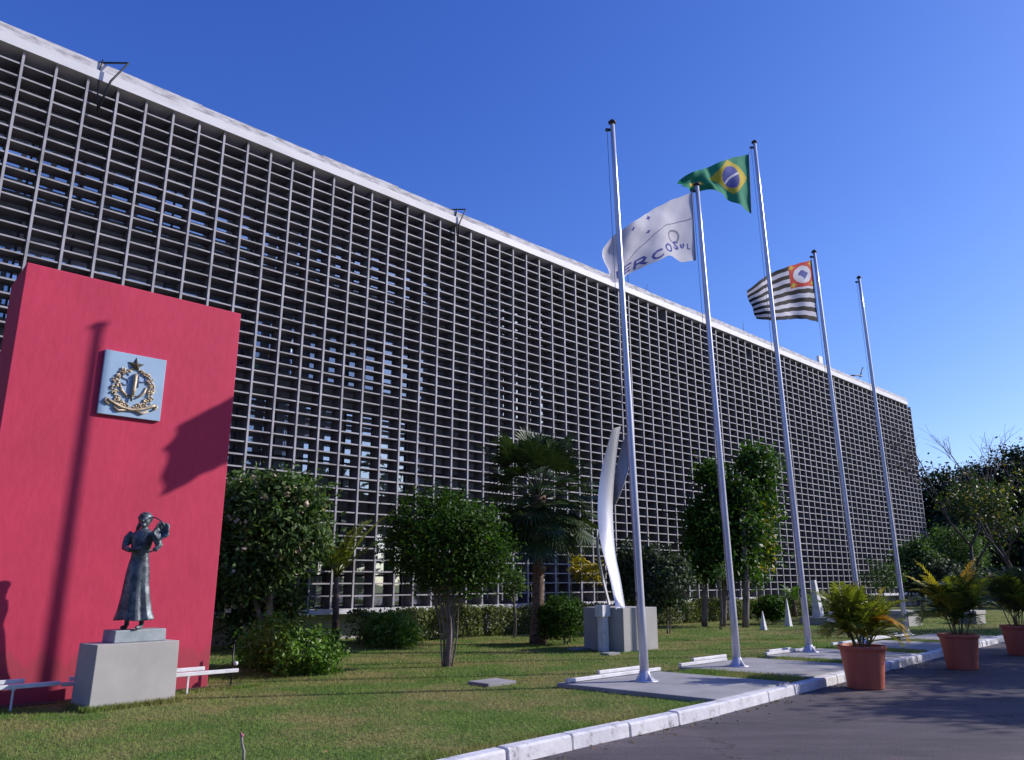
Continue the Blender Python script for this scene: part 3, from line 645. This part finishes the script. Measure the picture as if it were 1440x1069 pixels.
for (x,y,w,h,l) in ((692,962,.62,.50,'flat grey concrete cover lying on the lawn in front of the flagpole pads'),(815,914,.55,.3,'small flat stone slab in the grass left of the concrete cube plinth'),(858,921,.42,.25,'small stone slab in the grass at the foot of the white post')):
    p=gp(x,y); mb=MB(); mb.box((-w/2,-h/2,-.02),(w/2,h/2,.05),lambda a,b,z:p+D*a+N*b+Vector((0,0,z))); tag(mb.build('access_cover',MT['slab'],bevel=.008),l,'slab')
# cut stem in the foreground
p=gp(342,1078); r=empty('cut_stem',p,'short cut grey stem with a pink tip in the front of the lawn','stem')
mb=MB(); mb.tube([p,p+Vector((-.004,0,.13)),p+Vector((-.03,0,.20)),p+Vector((-.035,0,.25))],[.013,.013,.011,.014],7); mb.build('stalk',MT['stick'],r)
mb=MB(); mb.ball(p+Vector((-.042,0,.27)),(.014,.012,.02),7); mb.ball(p+Vector((-.024,0,.265)),(.012,.01,.016),7); mb.ball(p+Vector((-.03,-.01,.262)),.012,6); mb.build('tip',MT['pinktip'],r)
# white obelisk markers
for (x,y,h,w,l) in ((1074,886,.62,.19,'smallest white cone marker on the lawn left of the third flagpole'),(1109,881,.98,.22,'middle white cone marker with a bent top left of the third flagpole')):
    p=gp(x,y); r=empty('white_cone',p,l,'cone','white pointed markers on the lawn'); mb=MB(); mb.box((-w/2,-w/2,0),(w/2,w/2,h),lambda a,b,z:p+D*a+N*b+Vector((0,0,z)),taper=.14)
    mb.build('shaft',MT['white'],r,bevel=.008)
    if h>1:
        mb=MB(); mb.tube([p+Vector((0,0,h-.18)),p+Vector((-.16,0,h+.02)),p+Vector((-.2,0,h+.0))],[.05,.07,.03],6); mb.build('bent_tip',MT['white'],r)
p=gp(1152,878); r=empty('white_obelisk',p,'tall white tapering obelisk on a dark stepped base behind the third flagpole','obelisk')
BT=lambda a,b,z:p+D*a+N*b+Vector((0,0,z))
mb=MB(); mb.box((-.55,-.5,-.02),(.75,.6,.27),BT); mb.build('step',MT['plaster'],r,bevel=.01)
mb=MB(); mb.box((-.17,-.17,.27),(.17,.17,1.65),lambda a,b,z:BT(a-.10*(z-.27),b,z),taper=.45); mb.build('shaft',MT['white'],r,bevel=.01)
def benchblock(x,y,L,w,h,l):
    p=gp(x,y); r=empty('concrete_bench',p,l,'bench','pale concrete blocks on the far lawn'); T=lambda a,b,z:p+D*a+N*b+Vector((0,0,z))
    mb=MB(); mb.box((-L/2,-w/2,h*.72),(L/2,w/2,h),T); mb.build('seat',MT['conc'],r,bevel=.01)
    mb=MB(); mb.box((-L/2+.04,-w/2+.04,-.02),(L/2-.04,w/2-.04,h*.72),T); mb.build('base',MT['conc'],r)
benchblock(1272,880,1.4,.9,.55,'low concrete block on the far lawn beside the rightmost flagpole')
benchblock(1366,877,1.2,.8,.5,'low concrete block on the far lawn behind the second potted palm')
benchblock(1192,877,1.5,.8,.45,'low concrete block on the far lawn behind the nearest potted palm')
# ================================================================ POTTED PALMS
def areca(px_,py_,label,scale,hh,mats,special,seed,spread=1.):
    random.seed(seed); p=gp(px_,py_,ZR); r=empty('potted_palm',p,label,'potted plant','palms in terracotta pots along the kerb')
    mb=MB(); mb.lathe([(.27,0),(.285,.02),(.355,.60),(.36,.61),(.385,.615),(.39,.675),(.385,.685),(.345,.685),(.335,.60),(.33,.59)],p,40); mb.build('pot',MT['terra'],r)
    mb=MB(); mb.lathe([(.05,.55),(.328,.592),(.33,.60),(.2,.62),(.01,.625)],p,24); mb.build('soil',MT['soil'],r)
    top=p+Vector((0,0,.62)); mb=MB(); st=[]
    for i in range(11):
        a=random.uniform(0,2*PI); rr=random.uniform(.02,.14); b=top+Vector((math.cos(a)*rr,math.sin(a)*rr,0)); e=b+Vector((math.cos(a)*rr*1.2,math.sin(a)*rr*1.2,random.uniform(.25,.5)*hh)); st.append((b,e))
        mb.tube([b,b.lerp(e,.5),e],[.017,.014,.011],6)
    mb.build('stem',MT['stem'],r)
    nf=34
    for i in range(nf):
        b,e=st[i%len(st)]; a=2*PI*i/nf*2.4+random.uniform(-.3,.3); el=random.uniform(.45,1.35) if i%3 else random.uniform(1.1,1.5)
        m=MB(); frond(m,e-Vector((0,0,.08)),(math.cos(a)*math.cos(el),math.sin(a)*math.cos(el),math.sin(el)),scale*random.uniform(.7,1.05),random.uniform(.9,1.7)*spread,24,.34*scale,0,width=.05,vee=.5,start=.16)
        m.build('frond',MT[mats[i%len(mats)]],r)
    for (ang,el,L,dr,mt) in special:
        b,e=st[0]; m=MB(); a=R(ang); el=R(el); frond(m,top+Vector((0,0,.25)),(math.cos(a)*math.cos(el),math.sin(a)*math.cos(el),math.sin(el)),L,dr,28,.30,0,width=.045,vee=.35,start=.2)
        tag(m.build('frond',MT[mt],r),label='yellowed frond')
    random.seed(seed+100)
areca(1218,968,'nearest potted palm in a sunlit terracotta pot, with one drooping orange frond on its right',.98,.7,['areca','areca','areca_y','areca','areca'],[(-12,52,1.05,3.0,'areca_o'),(-25,60,.8,2.6,'areca_o')],11)
areca(1354,941,'middle potted palm in a shaded terracotta pot, with yellow upright fronds',1.10,1.0,['areca','areca_d','areca_d','areca'],[(170,72,1.5,.8,'areca_y'),(150,64,1.4,1.0,'areca_y'),(190,60,1.3,1.3,'areca_y'),(200,66,1.35,1.,'areca_y'),(20,70,1.4,1.0,'areca_o'),(5,74,1.5,.8,'areca_o'),(-20,64,1.45,.9,'areca_y')],23)
areca(1437,921,'farthest potted palm in a shaded terracotta pot, cut by the right edge of the photo',1.25,1.15,['areca_d','areca_d','areca'],[],37)
random.seed(5)
# ================================================================ TREES AND PLANTS
# flowering broad tree behind the red wall
Y=19.5
P0=gp(350,930); base=Vector((at(372,900,Y).x,Y,0))
bl=[pblob(345,868,32,40,Y+.6),pblob(392,850,30,30,Y+.8),pblob(380,715,62,48,Y),pblob(335,735,45,70,Y+.5),pblob(410,760,45,55,Y),pblob(350,800,60,60,Y+.3),pblob(425,700,28,28,Y)]
t=tree('flowering_tree','broad leafy tree with pale blossoms immediately right of the red wall','tree',base,bl,19000,.17,MT['leaf_mid'],[(0,0,base.x+.1,Y,1.9,.10,.07),(.25,.1,base.x-.6,Y,2.0,.08,.05)],clump=.2,per=18,shell=.45,asp=.42)
P,Nn=cloud(bl,1100,.06,8,.93); k=P[:,1]<Y+.4; leafmesh('blossom',P[k],Nn[k],.10,MT['flower'],t,.8)
def bush(name,label,cx,cy,rw,rh,Y,n,size,mat,group=None,extra=(),clump=.09,shell=.6,asp=.55):
    bl=[pblob(cx,cy,rw,rh,Y)]+[pblob(*e) for e in extra]; b=bl[0]
    return tree(name,label,'shrub',Vector((b[0],b[1],0)),bl,n,size,MT[mat],[(0,0,b[0],b[1],b[2],.03,.015),(.08,.05,b[0]+.15,b[1],b[2],.025,.012)],group,clump=clump,per=22,shell=shell,limbs=5,asp=asp)
bush('leafy_shrub','bright green spreading shrub on the lawn right of the red wall',425,913,50,34,15.0,10000,.075,'leaf_bright',None,[(385,905,38,36,15.6),(455,926,22,20,15.0),(365,915,30,30,16.4)])
bush('leafy_shrub','round shrub with a lit right side between the young palm and the multi-stemmed tree',548,887,32,26,20.8,5000,.085,'leaf_bright','round garden shrubs',[(572,892,18,17,20.4),(530,886,18,24,21)])
bush('leafy_shrub','dark round shrub against the left side of the concrete cube plinth',793,868,30,29,21.6,5200,.08,'leaf_dark','round garden shrubs',[(775,873,20,26,21.8)])
bush('leafy_shrub','low dark shrub between the second and third flagpoles',1085,855,24,15,31.5,3000,.12,'leaf_dark','round garden shrubs')
bush('leafy_shrub','grey-green flowering shrub right of the concrete cube plinth',935,815,38,45,26.,6000,.14,'leaf_grey','grey-green shrubs by the building',[(905,800,25,40,26.5),(915,840,25,30,26)],clump=.15,shell=.3)
bush('leafy_shrub','sparse grey-green shrub behind the curved sculpture',885,810,24,50,27.,2600,.14,'leaf_grey','grey-green shrubs by the building',clump=.18,shell=.2)
# multi-stem round tree
Y=16.24; base=gp(628,938)
bl=[pblob(630,770,70,60,Y),pblob(600,735,45,40,Y-.1),pblob(655,740,48,42,Y),pblob(628,712,34,26,Y),pblob(690,790,30,34,Y),pblob(575,775,30,38,Y+.1),pblob(640,805,55,30,Y)]
tree('ficus_tree','dark round-crowned tree on a bundle of thin stems in the middle of the lawn','tree',base,bl,20000,.085,MT['leaf_dark'],
     [(0,0,base.x-.03,Y,1.9,.045,.034),(-.04,.03,base.x-.20,Y,1.8,.026,.018),(.05,0,base.x+.15,Y,1.9,.034,.024),(.03,-.05,base.x+.05,Y-.05,1.9,.036,.026),(-.07,-.02,base.x-.32,Y,1.7,.016,.012),(.09,.02,base.x+.33,Y,1.8,.018,.012)],clump=.15,per=60,shell=.62,limbs=5,asp=.45)
# fan palm
base=gp(757,905); top=at(757,697,base.y)
r=empty('fan_palm',base,'stout fan palm with rough brown trunk between the round tree and the sculpture','palm tree')
mb=MB(); k=16
mb.tube([base.lerp(top,i/k) for i in range(k+1)],[(.25-.10*min(1,i/5)) if i<9 else .17+.05*math.sin(i*1.3) for i in range(k+1)],14)
for i in range(90):
    t=.45+.5*random.random(); a=random.uniform(0,2*PI); c=base.lerp(top,t); o=Vector((math.cos(a),math.sin(a),0)); s_=o.cross(Vector((0,0,1)))
    mb.add([c+o*.13-s_*.05,c+o*.13+s_*.05,c+o*.24+s_*.02+Vector((0,0,.14)),c+o*.25-s_*.02+Vector((0,0,.14))],[(0,1,2,3)])
mb.build('trunk',MT['palmbark'],r)
for i in range(72):
    i=i*43/71; a=i*2.39996*71/43; el=R(80-106*(i/43)**.9); m=MB(); L=random.uniform(.95,1.6)
    fan(m,top+Vector((0,0,.05-.35*(i/43))),(math.cos(a)*math.cos(el),math.sin(a)*math.cos(el),math.sin(el)),L,random.uniform(.7,.95),28,0,.25+.5*(i/43)); m.build('frond',MT['palm_leaf'],r)
# young feathery palm
Y=22.5; base=Vector((at(472,896,Y).x,Y,0)); top=at(473,812,Y)
r=empty('young_palm',base,'slender young palm with a few arching feathery fronds beside the flowering tree','palm tree')
mb=MB(); mb.tube([base,base.lerp(top,.5),top],[.11,.09,.06],10); mb.build('trunk',MT['palmbark'],r)
for (ang,el,L,dr) in ((175,72,2.7,1.0),(150,62,2.4,1.5),(20,62,2.9,.9),(5,52,2.6,1.3),(60,70,2.3,1.3),(200,80,2.6,.8),(-30,75,1.7,1.4),(-80,70,1.4,1.8),(100,65,1.5,1.5),(230,60,1.3,2.)):
    m=MB(); a=R(ang);e=R(el); frond(m,top,(math.cos(a)*math.cos(e),math.sin(a)*math.cos(e),math.sin(e)),L,dr,26,.5,0,width=.05,vee=.2); m.build('frond',MT['areca'],r)
# thin saplings / garden plants
def sapling(x,y,top_y,Y,label,lean=0,n=500,mat='leaf_mid',rw=18,rh=22,cy=None,size=.11,name='sapling'):
    base=Vector((at(x,y,Y).x,Y,0)); cy=cy or top_y+rh; b=pblob(x+lean,cy,rw,rh,Y)
    tree(name,label,'tree',base,[b],n,size,MT[mat],[(0,0,b[0],b[1],b[2],.025,.015),(.05,0,b[0]+.05,b[1],b[2],.018,.01)],'young trees planted on the lawn',clump=.1,per=14,shell=.2,limbs=4)
sapling(722,893,795,24.,'thin young tree just left of the fan palm trunk',0,700,'leaf_mid',20,24)
sapling(1012,880,790,28.,'thin bare-stemmed young tree in front of the tall grouped trees',0,260,'leaf_mid',12,14)
sapling(1065,865,780,34.,'thin young tree between the tall grouped trees and the third flagpole',0,900,'leaf_mid',24,26)
sapling(1240,850,772,36.,'leafy young tree behind the fourth and fifth flagpoles',0,1800,'leaf_mid',30,24,810)
# crotons
for (x,y,Yy,l) in ((815,800,27.5,'leftmost small yellow-leaved bush behind the concrete cube plinth'),(838,805,27.6,'small yellow-leaved bush directly behind the white post'),(880,800,27.4,'small yellow-leaved bush behind the sculpture foot, by the first flagpole')):
    b=pblob(x,y,11,17,Yy); r=empty('croton_bush',Vector((b[0],b[1],0)),l,'shrub','small yellow-leaved bushes by the building'); P,Nn=cloud([b],260,.1,14,.3); leafmesh('foliage',P,Nn,.2,MT['areca_y'],r,.3)
    mb=MB(); mb.tube([(b[0],b[1],0),(b[0]+.03,b[1],b[2])],[.025,.012],6); mb.build('stem',MT['bark'],r)
for (x,y,Yy,L,l) in ((1118,868,31.,.9,'low broad-fronded plant with upright leaves left of the third flagpole'),):
    b0=gp(x,y); r=empty('cycad_plant',b0,l,'shrub'); mb=MB(); mb.tube([b0,b0+Vector((0,0,.75))],[.12,.1],8); mb.build('trunk',MT['palmbark'],r)
    for i in range(14):
        a=i*2.4; e=R(75-50*i/14); m=MB(); frond(m,b0+Vector((0,0,.7)),(math.cos(a)*math.cos(e),math.sin(a)*math.cos(e),math.sin(e)),1.1,1.6,16,.3,0,width=.06); m.build('frond',MT['leaf_bright'],r)
# grouped tall trees
Y=31.
b1=Vector((at(990,868,Y-1).x,Y-1,0))
tree('columnar_tree','dense dark tree, left one of the tall group behind the second flagpole','tree',b1,[pblob(1004,778,40,40,Y-1),pblob(994,738,30,36,Y-1),pblob(1014,704,19,28,Y-1),pblob(1001,668,16,19,Y-1)],15000,.17,MT['leaf_dark'],[(0,0,b1.x+.1,Y-1,3.2,.12,.08),(.7,0,b1.x+.9,Y-1,3.2,.11,.08)],'tall trees grouped in front of the sun screen',clump=.22,per=24)
b2=Vector((at(1048,872,Y-1.5).x,Y-1.5,0))
tree('columnar_tree','tallest bushy tree, right one of the tall group behind the second flagpole','tree',b2,[pblob(1065,654,25,30,Y),pblob(1073,702,17,40,Y),pblob(1040,694,21,22,Y-.8),pblob(1048,742,23,34,Y-1),pblob(1070,765,17,34,Y),pblob(1040,792,20,20,Y-1)],14000,.17,MT['leaf_tall'],[(0,0,b2.x+.2,Y-1.5,4.,.13,.09)],'tall trees grouped in front of the sun screen',clump=.22,per=24)
P,Nn=cloud([pblob(1070,750,20,50,Y-.6)],260,.15,10,.7); o=leafmesh('yellowed_leaves',P,Nn,.17,MT['areca_y'],bpy.data.objects['columnar_tree.001'],.5)
# hedge along the building
random.seed(9)
for (a,b,l) in ((12.2,16.5,'clipped low hedge along the building base, left stretch behind the round shrub'),(16.8,27.,'clipped low hedge along the building base, stretch left of the sculpture'),(27.3,47,'clipped low hedge along the building base, stretch right of the sculpture')):
    r=empty('hedge',W((a+b)/2,-18.7),l,'hedge','hedge stretches along the building'); n=int((b-a)*1500)
    s_=rng.uniform(a,b,n); q_=rng.uniform(-.38,.38,n); z_=rng.uniform(.02,.78,n)
    m_=rng.random(n); q_=np.where(m_<.55,np.where(rng.random(n)<.8,.38,-.38)+rng.normal(size=n)*.05,q_); z_=np.where(m_>.7,.78+rng.normal(size=n)*.05,z_)+.07*np.sin(s_*1.3)+.05*np.sin(s_*3.7)
    P=np.outer(s_,np.array(D))+np.outer(-18.7+q_,np.array(N)); P[:,2]=np.maximum(z_,.02); Nn=rng.normal(size=(n,3))+np.array(N)*.6+np.array([0,0,.6]); Nn/=np.linalg.norm(Nn,axis=1)[:,None]
    leafmesh('foliage',P,Nn,.10,MT['leaf_hedge'],r,.55)
    mb=MB()
    s=a+.2
    while s<b-.1:
        mb.tube([W(s,-18.7,-.02),W(s+random.uniform(-.1,.1),-18.65,.4),W(s+random.uniform(-.15,.15),-18.7,.7)],[.025,.018,.01],5); s+=.4
    mb.build('stems',MT['bark'],r)
# right background
bgt=[(1335,775,42,34,44,'leaf_mid','bright green shrubby tree in front of the far wood, right of the rightmost flagpole'),(1290,795,26,32,40,'leaf_mid','mid green bush just right of the rightmost flagpole'),
     (1330,815,45,22,39,'leaf_grey','low grey-green bush behind the middle potted palm')]
for x,y,rw,rh,Yy,mt,l in bgt:
    b=pblob(x,y,rw,rh,Yy); base=Vector((b[0],b[1],0)); tree('garden_tree',l,'tree',base,[b,pblob(x-rw*.5,y+rh*.3,rw*.6,rh*.6,Yy),pblob(x+rw*.6,y+rh*.2,rw*.55,rh*.6,Yy+.5)],6500,.2,MT[mt],[(0,0,b[0],b[1],b[2],.1,.05)],'garden trees at the far end of the lawn',clump=.25,per=20)
far=[(1325,722,36,66,66,'far dark tree touching the building end'),(1370,716,46,62,70,'far dark tree right of the building end, second from the building'),(1350,770,60,45,60,'low wide dark tree in front of the far wood'),
     (1420,708,44,74,62,'far dark tree at the right edge, behind the twiggy branches'),(1470,700,45,80,60,'tall dark tree cut by the right edge of the photo'),(1400,775,50,45,56,'low dark tree at the right edge above the pots'),(1460,790,40,45,50,'dark bushy tree at the right edge beside the road')]
for i,(x,y,rw,rh,Yy,l) in enumerate(far):
    b=pblob(x,y,rw,rh,Yy); base=Vector((b[0],b[1],0)); ex=[pblob(x+rng.uniform(-.6,.6)*rw,y+rng.uniform(-.5,.6)*rh,rw*.55,rh*.5,Yy-.5) for _ in range(4)]
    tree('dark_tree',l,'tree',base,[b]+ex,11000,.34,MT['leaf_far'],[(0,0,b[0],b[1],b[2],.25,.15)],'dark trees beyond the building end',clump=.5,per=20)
# far wood and low bushes closing the view (reads as one mass)
P=[];Q=[]
for i in range(70):
    x=30+i*2.2+random.uniform(-1,1); y=85+random.uniform(-6,10)-i*.25; h=random.uniform(4,7)
    p_,n_=cloud([(x,y,h*.45,3.2,3,h*.55)],420,.6,16,.5); P.append(p_);Q.append(n_)
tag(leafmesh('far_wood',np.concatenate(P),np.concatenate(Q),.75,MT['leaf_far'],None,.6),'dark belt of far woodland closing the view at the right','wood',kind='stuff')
P=[];Q=[]  # unseen tree belt behind the camera, added to cut ambient sky light
for i in range(64):
    a=R(150+i*3.6); r_=random.uniform(34,44); h=random.uniform(11,16)
    if i<6: h*=.45
    x=math.cos(a)*r_; y=math.sin(a)*r_+4
    if x*N.x+y*N.y<-14: continue
    p_,n_=cloud([(x,y,h*.5,3.2,3.2,h*.55)],380,.8,16,.3); P.append(p_);Q.append(n_)
tag(leafmesh('shading_wood',np.concatenate(P),np.concatenate(Q),1.1,MT['leaf_far'],None,.6),'unseen belt of dark trees added across the road to cut sky light','wood',kind='stuff')
# bare twiggy tree
def twiggy(base,h,label,leaves,matl,seed,spread=.5,dirb=Vector((0,0,1)),levels=5,r0=.13,size=.16):
    rn=random.Random(seed); root=empty('twiggy_tree',base,label,'tree','twiggy trees at the right edge'); mb=MB(); tips=[]
    def br(p,d,L,r,lv):
        q=p+d*L; m=p.lerp(q,.5)+Vector((rn.uniform(-1,1),rn.uniform(-1,1),rn.uniform(-.5,.5)))*L*.08
        mb.tube([p,m,q],[r,r*.8,r*.6],6 if lv>2 else 4); tips.append(q)
        if lv==0: return
        for _ in range(3 if lv<4 else 2+rn.randint(0,1)):
            nd=(d+Vector((rn.uniform(-1,1),rn.uniform(-1,1),rn.uniform(-.35,.75)))*spread*1.25).normalized(); br(q if rn.random()<.7 else m,nd,L*rn.uniform(.62,.85),r*.58,lv-1)
    br(base,dirb.normalized(),h*.3,r0,levels)
    mb.build('trunk',MT['darkbark'],root)
    if leaves:
        ts=[t for t in tips if t.z<base.z+h*leaves[1] and t.z>h*.25]; rn.shuffle(ts); ts=ts[:leaves[0]]
        P=np.concatenate([np.array(t)+rng.normal(size=(14,3))*.28 for t in ts]); Nn=rng.normal(size=(len(P),3))+[0,0,.7]; Nn/=np.linalg.norm(Nn,axis=1)[:,None]
        leafmesh('crown',P,Nn,size,matl,root,.55)
b=at(1372,800,40); twiggy(Vector((b.x,40,0)),11.0,'sparse tree with bare upper twigs against the sky right of the building',(45,.55),MT['leaf_mixed'],3,.5,Vector((-.02,0,1)))
b=at(1440,800,34); twiggy(Vector((b.x,34,0)),6.3,'dark leafy tree with yellow leaves at the right edge of the photo',(230,.95),MT['leaf_mixed'],8,.55,Vector((-.25,-.05,1)))
b=at(1500,800,30); twiggy(Vector((b.x,30,0)),6.6,'dark branching tree mostly outside the right edge of the photo',(200,1.),MT['leaf_mixed'],15,.55,Vector((-.3,0,1)))
# street trees right of the frame that shade the road and the pots
def shade(x,y,z,rx,ry,rz,n,l,size=.2):
    tree('street_tree',l,'tree',Vector((x,y,-.1)),[(x,y,z,rx,ry,rz),(x-rx*.5,y+.6,z-.4,rx*.6,ry*.6,rz*.6),(x+rx*.4,y-.5,z+.5,rx*.6,ry*.6,rz*.6)],n,size,MT['leaf_mid'],[(0,0,x,y,z,.18,.10)],'street trees shading the road',clump=.3,per=20,shell=.2)
shade(19.5,17.6,5.3,2.6,2.2,2.0,9000,'leafy street tree right of the road beside the middle pot')
shade(21.5,21.9,5.6,2.6,2.2,2.4,9000,'leafy street tree right of the road beyond the farthest pot')
shade(19.8,14.3,7.0,2.3,.7,.6,3500,'leafy street tree right of the road, nearest the camera')
shade(29,29,8,3,2.6,3,6000,'leafy street tree right of the road, far beyond the pots')
# ================================================================ GRASS
def grass(n,region,h0,h1,w,maxn=None):
    pts=region(n); m=len(pts); h=rng.uniform(h0,h1,m); a=rng.uniform(0,2*PI,m); l=rng.normal(size=(m,2))*.45*h[:,None]
    V=np.zeros((m,3,3)); dx=np.cos(a)*w; dy=np.sin(a)*w
    V[:,0,0]=pts[:,0]-dx;V[:,0,1]=pts[:,1]-dy; V[:,1,0]=pts[:,0]+dx;V[:,1,1]=pts[:,1]+dy; V[:,2,0]=pts[:,0]+l[:,0];V[:,2,1]=pts[:,1]+l[:,1];V[:,2,2]=h
    V[:,:2,2]=-.005; return V
def frust(n,y0,y1,pw=1.):
    y=y0+(y1-y0)*rng.random(n)**pw; x=(rng.random(n)*1.5-.75)*y*.98; return np.stack([x,y],1)
def keep(P):
    s_=P[:,0]*D.x+P[:,1]*D.y; q_=P[:,0]*N.x+P[:,1]*N.y; k=(q_<np.interp(s_,[a for a,_ in kerbq],[b for _,b in kerbq])-.17)&(q_>-19.3)
    for a,b in pads: k&=~((s_>a+.0+.28*np.clip((q_+9)/2.5,0,1))&(s_<b+.28*np.clip((q_+9)/2.5,0,1))&(q_>-9.05))
    k&=~((s_>WS0-.1)&(s_<WS1)&(q_<WQ+.2)&(q_>WQ-1.4))
    u=P-np.array([pc.x,pc.y]); k&=~((abs(u@np.array([e1.x,e1.y]))<.56)&(abs(u@np.array([e2.x,e2.y]))<.27))
    return P[k]
Vs=[grass(150000,lambda n:keep(frust(n,7.,14.5,.8)),.012,.04,.0045),grass(130000,lambda n:keep(frust(n,14.,24.,.9)),.018,.05,.007),grass(60000,lambda n:keep(frust(n,23.,40.,1.)),.02,.06,.013)]
# tufts round the pedestal, pads and kerb
def tuft(fn,n,h0,h1): Vs.append(grass(n,lambda m:keep(fn(m)),h0,h1,.006))
def ring(m):
    a=rng.uniform(-.66,.66,m); b=np.where(rng.random(m)<.6,-.29-abs(rng.normal(size=m))*.05,rng.uniform(-.35,.35,m)); a=np.where(abs(b)<.28,np.sign(a)*(.57+abs(rng.normal(size=m))*.04),a)
    return np.stack([pc.x+e1.x*a+e2.x*b,pc.y+e1.y*a+e2.y*b],1)
tuft(ring,3500,.04,.10)
def strip(s0,s1,q0,q1): return lambda m:(lambda s_,q_:np.stack([D.x*s_+N.x*q_,D.y*s_+N.y*q_],1))(rng.uniform(s0,s1,m),rng.uniform(q0,q1,m))
for (a0,b0),(a1,b1_) in zip(pads,pads[1:]): tuft(strip(b0,a1+.35,-8.6,-6.4),9000,.05,.13)
tuft(strip(5,10,-6.5,-6.18),3500,.03,.07); tuft(strip(3.5,6.5,WQ+.2,WQ+.5),1500,.03,.07)
V=np.concatenate(Vs); m=len(V); me=bpy.data.meshes.new('grass'); me.vertices.add(3*m); me.vertices.foreach_set('co',V.reshape(-1).astype(np.float32)); me.loops.add(3*m); me.loops.foreach_set('vertex_index',np.arange(3*m,dtype=np.int32)); me.polygons.add(m); me.polygons.foreach_set('loop_start',np.arange(0,3*m,3,dtype=np.int32)); me.update(calc_edges=True); me.materials.append(MT['blade'])
o=bpy.data.objects.new('grass',me); COL.objects.link(o); tag(o,'short mown grass of the lawn','grass',kind='stuff')
pts=[]
for _ in range(420):
    if random.random()<.55: s_=random.uniform(4,22); q_=kq(s_)+abs(random.gauss(0,.16))+.02; z=ZR+.006
    else: s_=random.uniform(3,24); q_=random.uniform(-18,-6.4); z=.045
    pts.append(W(s_,q_,z))
P=np.array([tuple(p) for p in pts]); Nn=rng.normal(size=(len(P),3))*.35+[0,0,1]; Nn/=np.linalg.norm(Nn,axis=1)[:,None]
tag(leafmesh('fallen_leaves',P,Nn,.055,leafmat('dry_leaf',(.12,.07,.03),(.30,.20,.08),.1,.8),None,.55),'scattered dry leaves on the lawn and in the gutter','leaves',kind='stuff')
# ================================================================ LIGHT
EL=R(28.9); sd=Vector((.9775*math.cos(EL),.211*math.cos(EL),math.sin(EL)))
l=bpy.data.lights.new('sun','SUN'); l.energy=5.; l.angle=R(.5); l.color=(1.,.95,.90); lo=bpy.data.objects.new('sun',l); COL.objects.link(lo); lo.rotation_euler=sd.to_track_quat('Z','Y').to_euler()
w=bpy.data.worlds.new('World'); scn.world=w; w.use_nodes=True; nt=w.node_tree; bg=nt.nodes['Background']
sky=nt.nodes.new('ShaderNodeTexSky'); sky.sky_type='NISHITA'; sky.sun_disc=False; sky.sun_elevation=EL; sky.sun_rotation=math.atan2(sd.x,sd.y); sky.air_density=1.; sky.dust_density=.6; sky.ozone_density=2.5
mx=nt.nodes.new('ShaderNodeMix'); mx.data_type='RGBA'; mx.blend_type='MULTIPLY'; mx.inputs[0].default_value=1.; mx.inputs[7].default_value=(.98,.95,1.35,1)
nt.links.new(sky.outputs[0],mx.inputs[6]); bg.inputs['Strength'].default_value=.11
sep=nt.nodes.new('ShaderNodeSeparateColor'); comb=nt.nodes.new('ShaderNodeCombineColor'); nt.links.new(mx.outputs[2],sep.inputs[0])
def mth(op,a,b):
    n=nt.nodes.new('ShaderNodeMath'); n.operation=op; nt.links.new(a,n.inputs[0]); n.inputs[1].default_value=b; return n.outputs[0]
for i,(p,g) in enumerate(((1.42,1.42),(1.23,1.34),(.87,1.22))):
    x=mth('MULTIPLY',sep.outputs[i],.11); x=mth('POWER',x,p); x=mth('MULTIPLY',x,g/.11); x=mth('MINIMUM',x,1.6/.11); nt.links.new(x,comb.inputs[i])
nt.links.new(comb.outputs[0],bg.inputs['Color'])
vs=scn.view_settings; vs.view_transform='Standard'; vs.look='None'; vs.exposure=0.; vs.gamma=1.
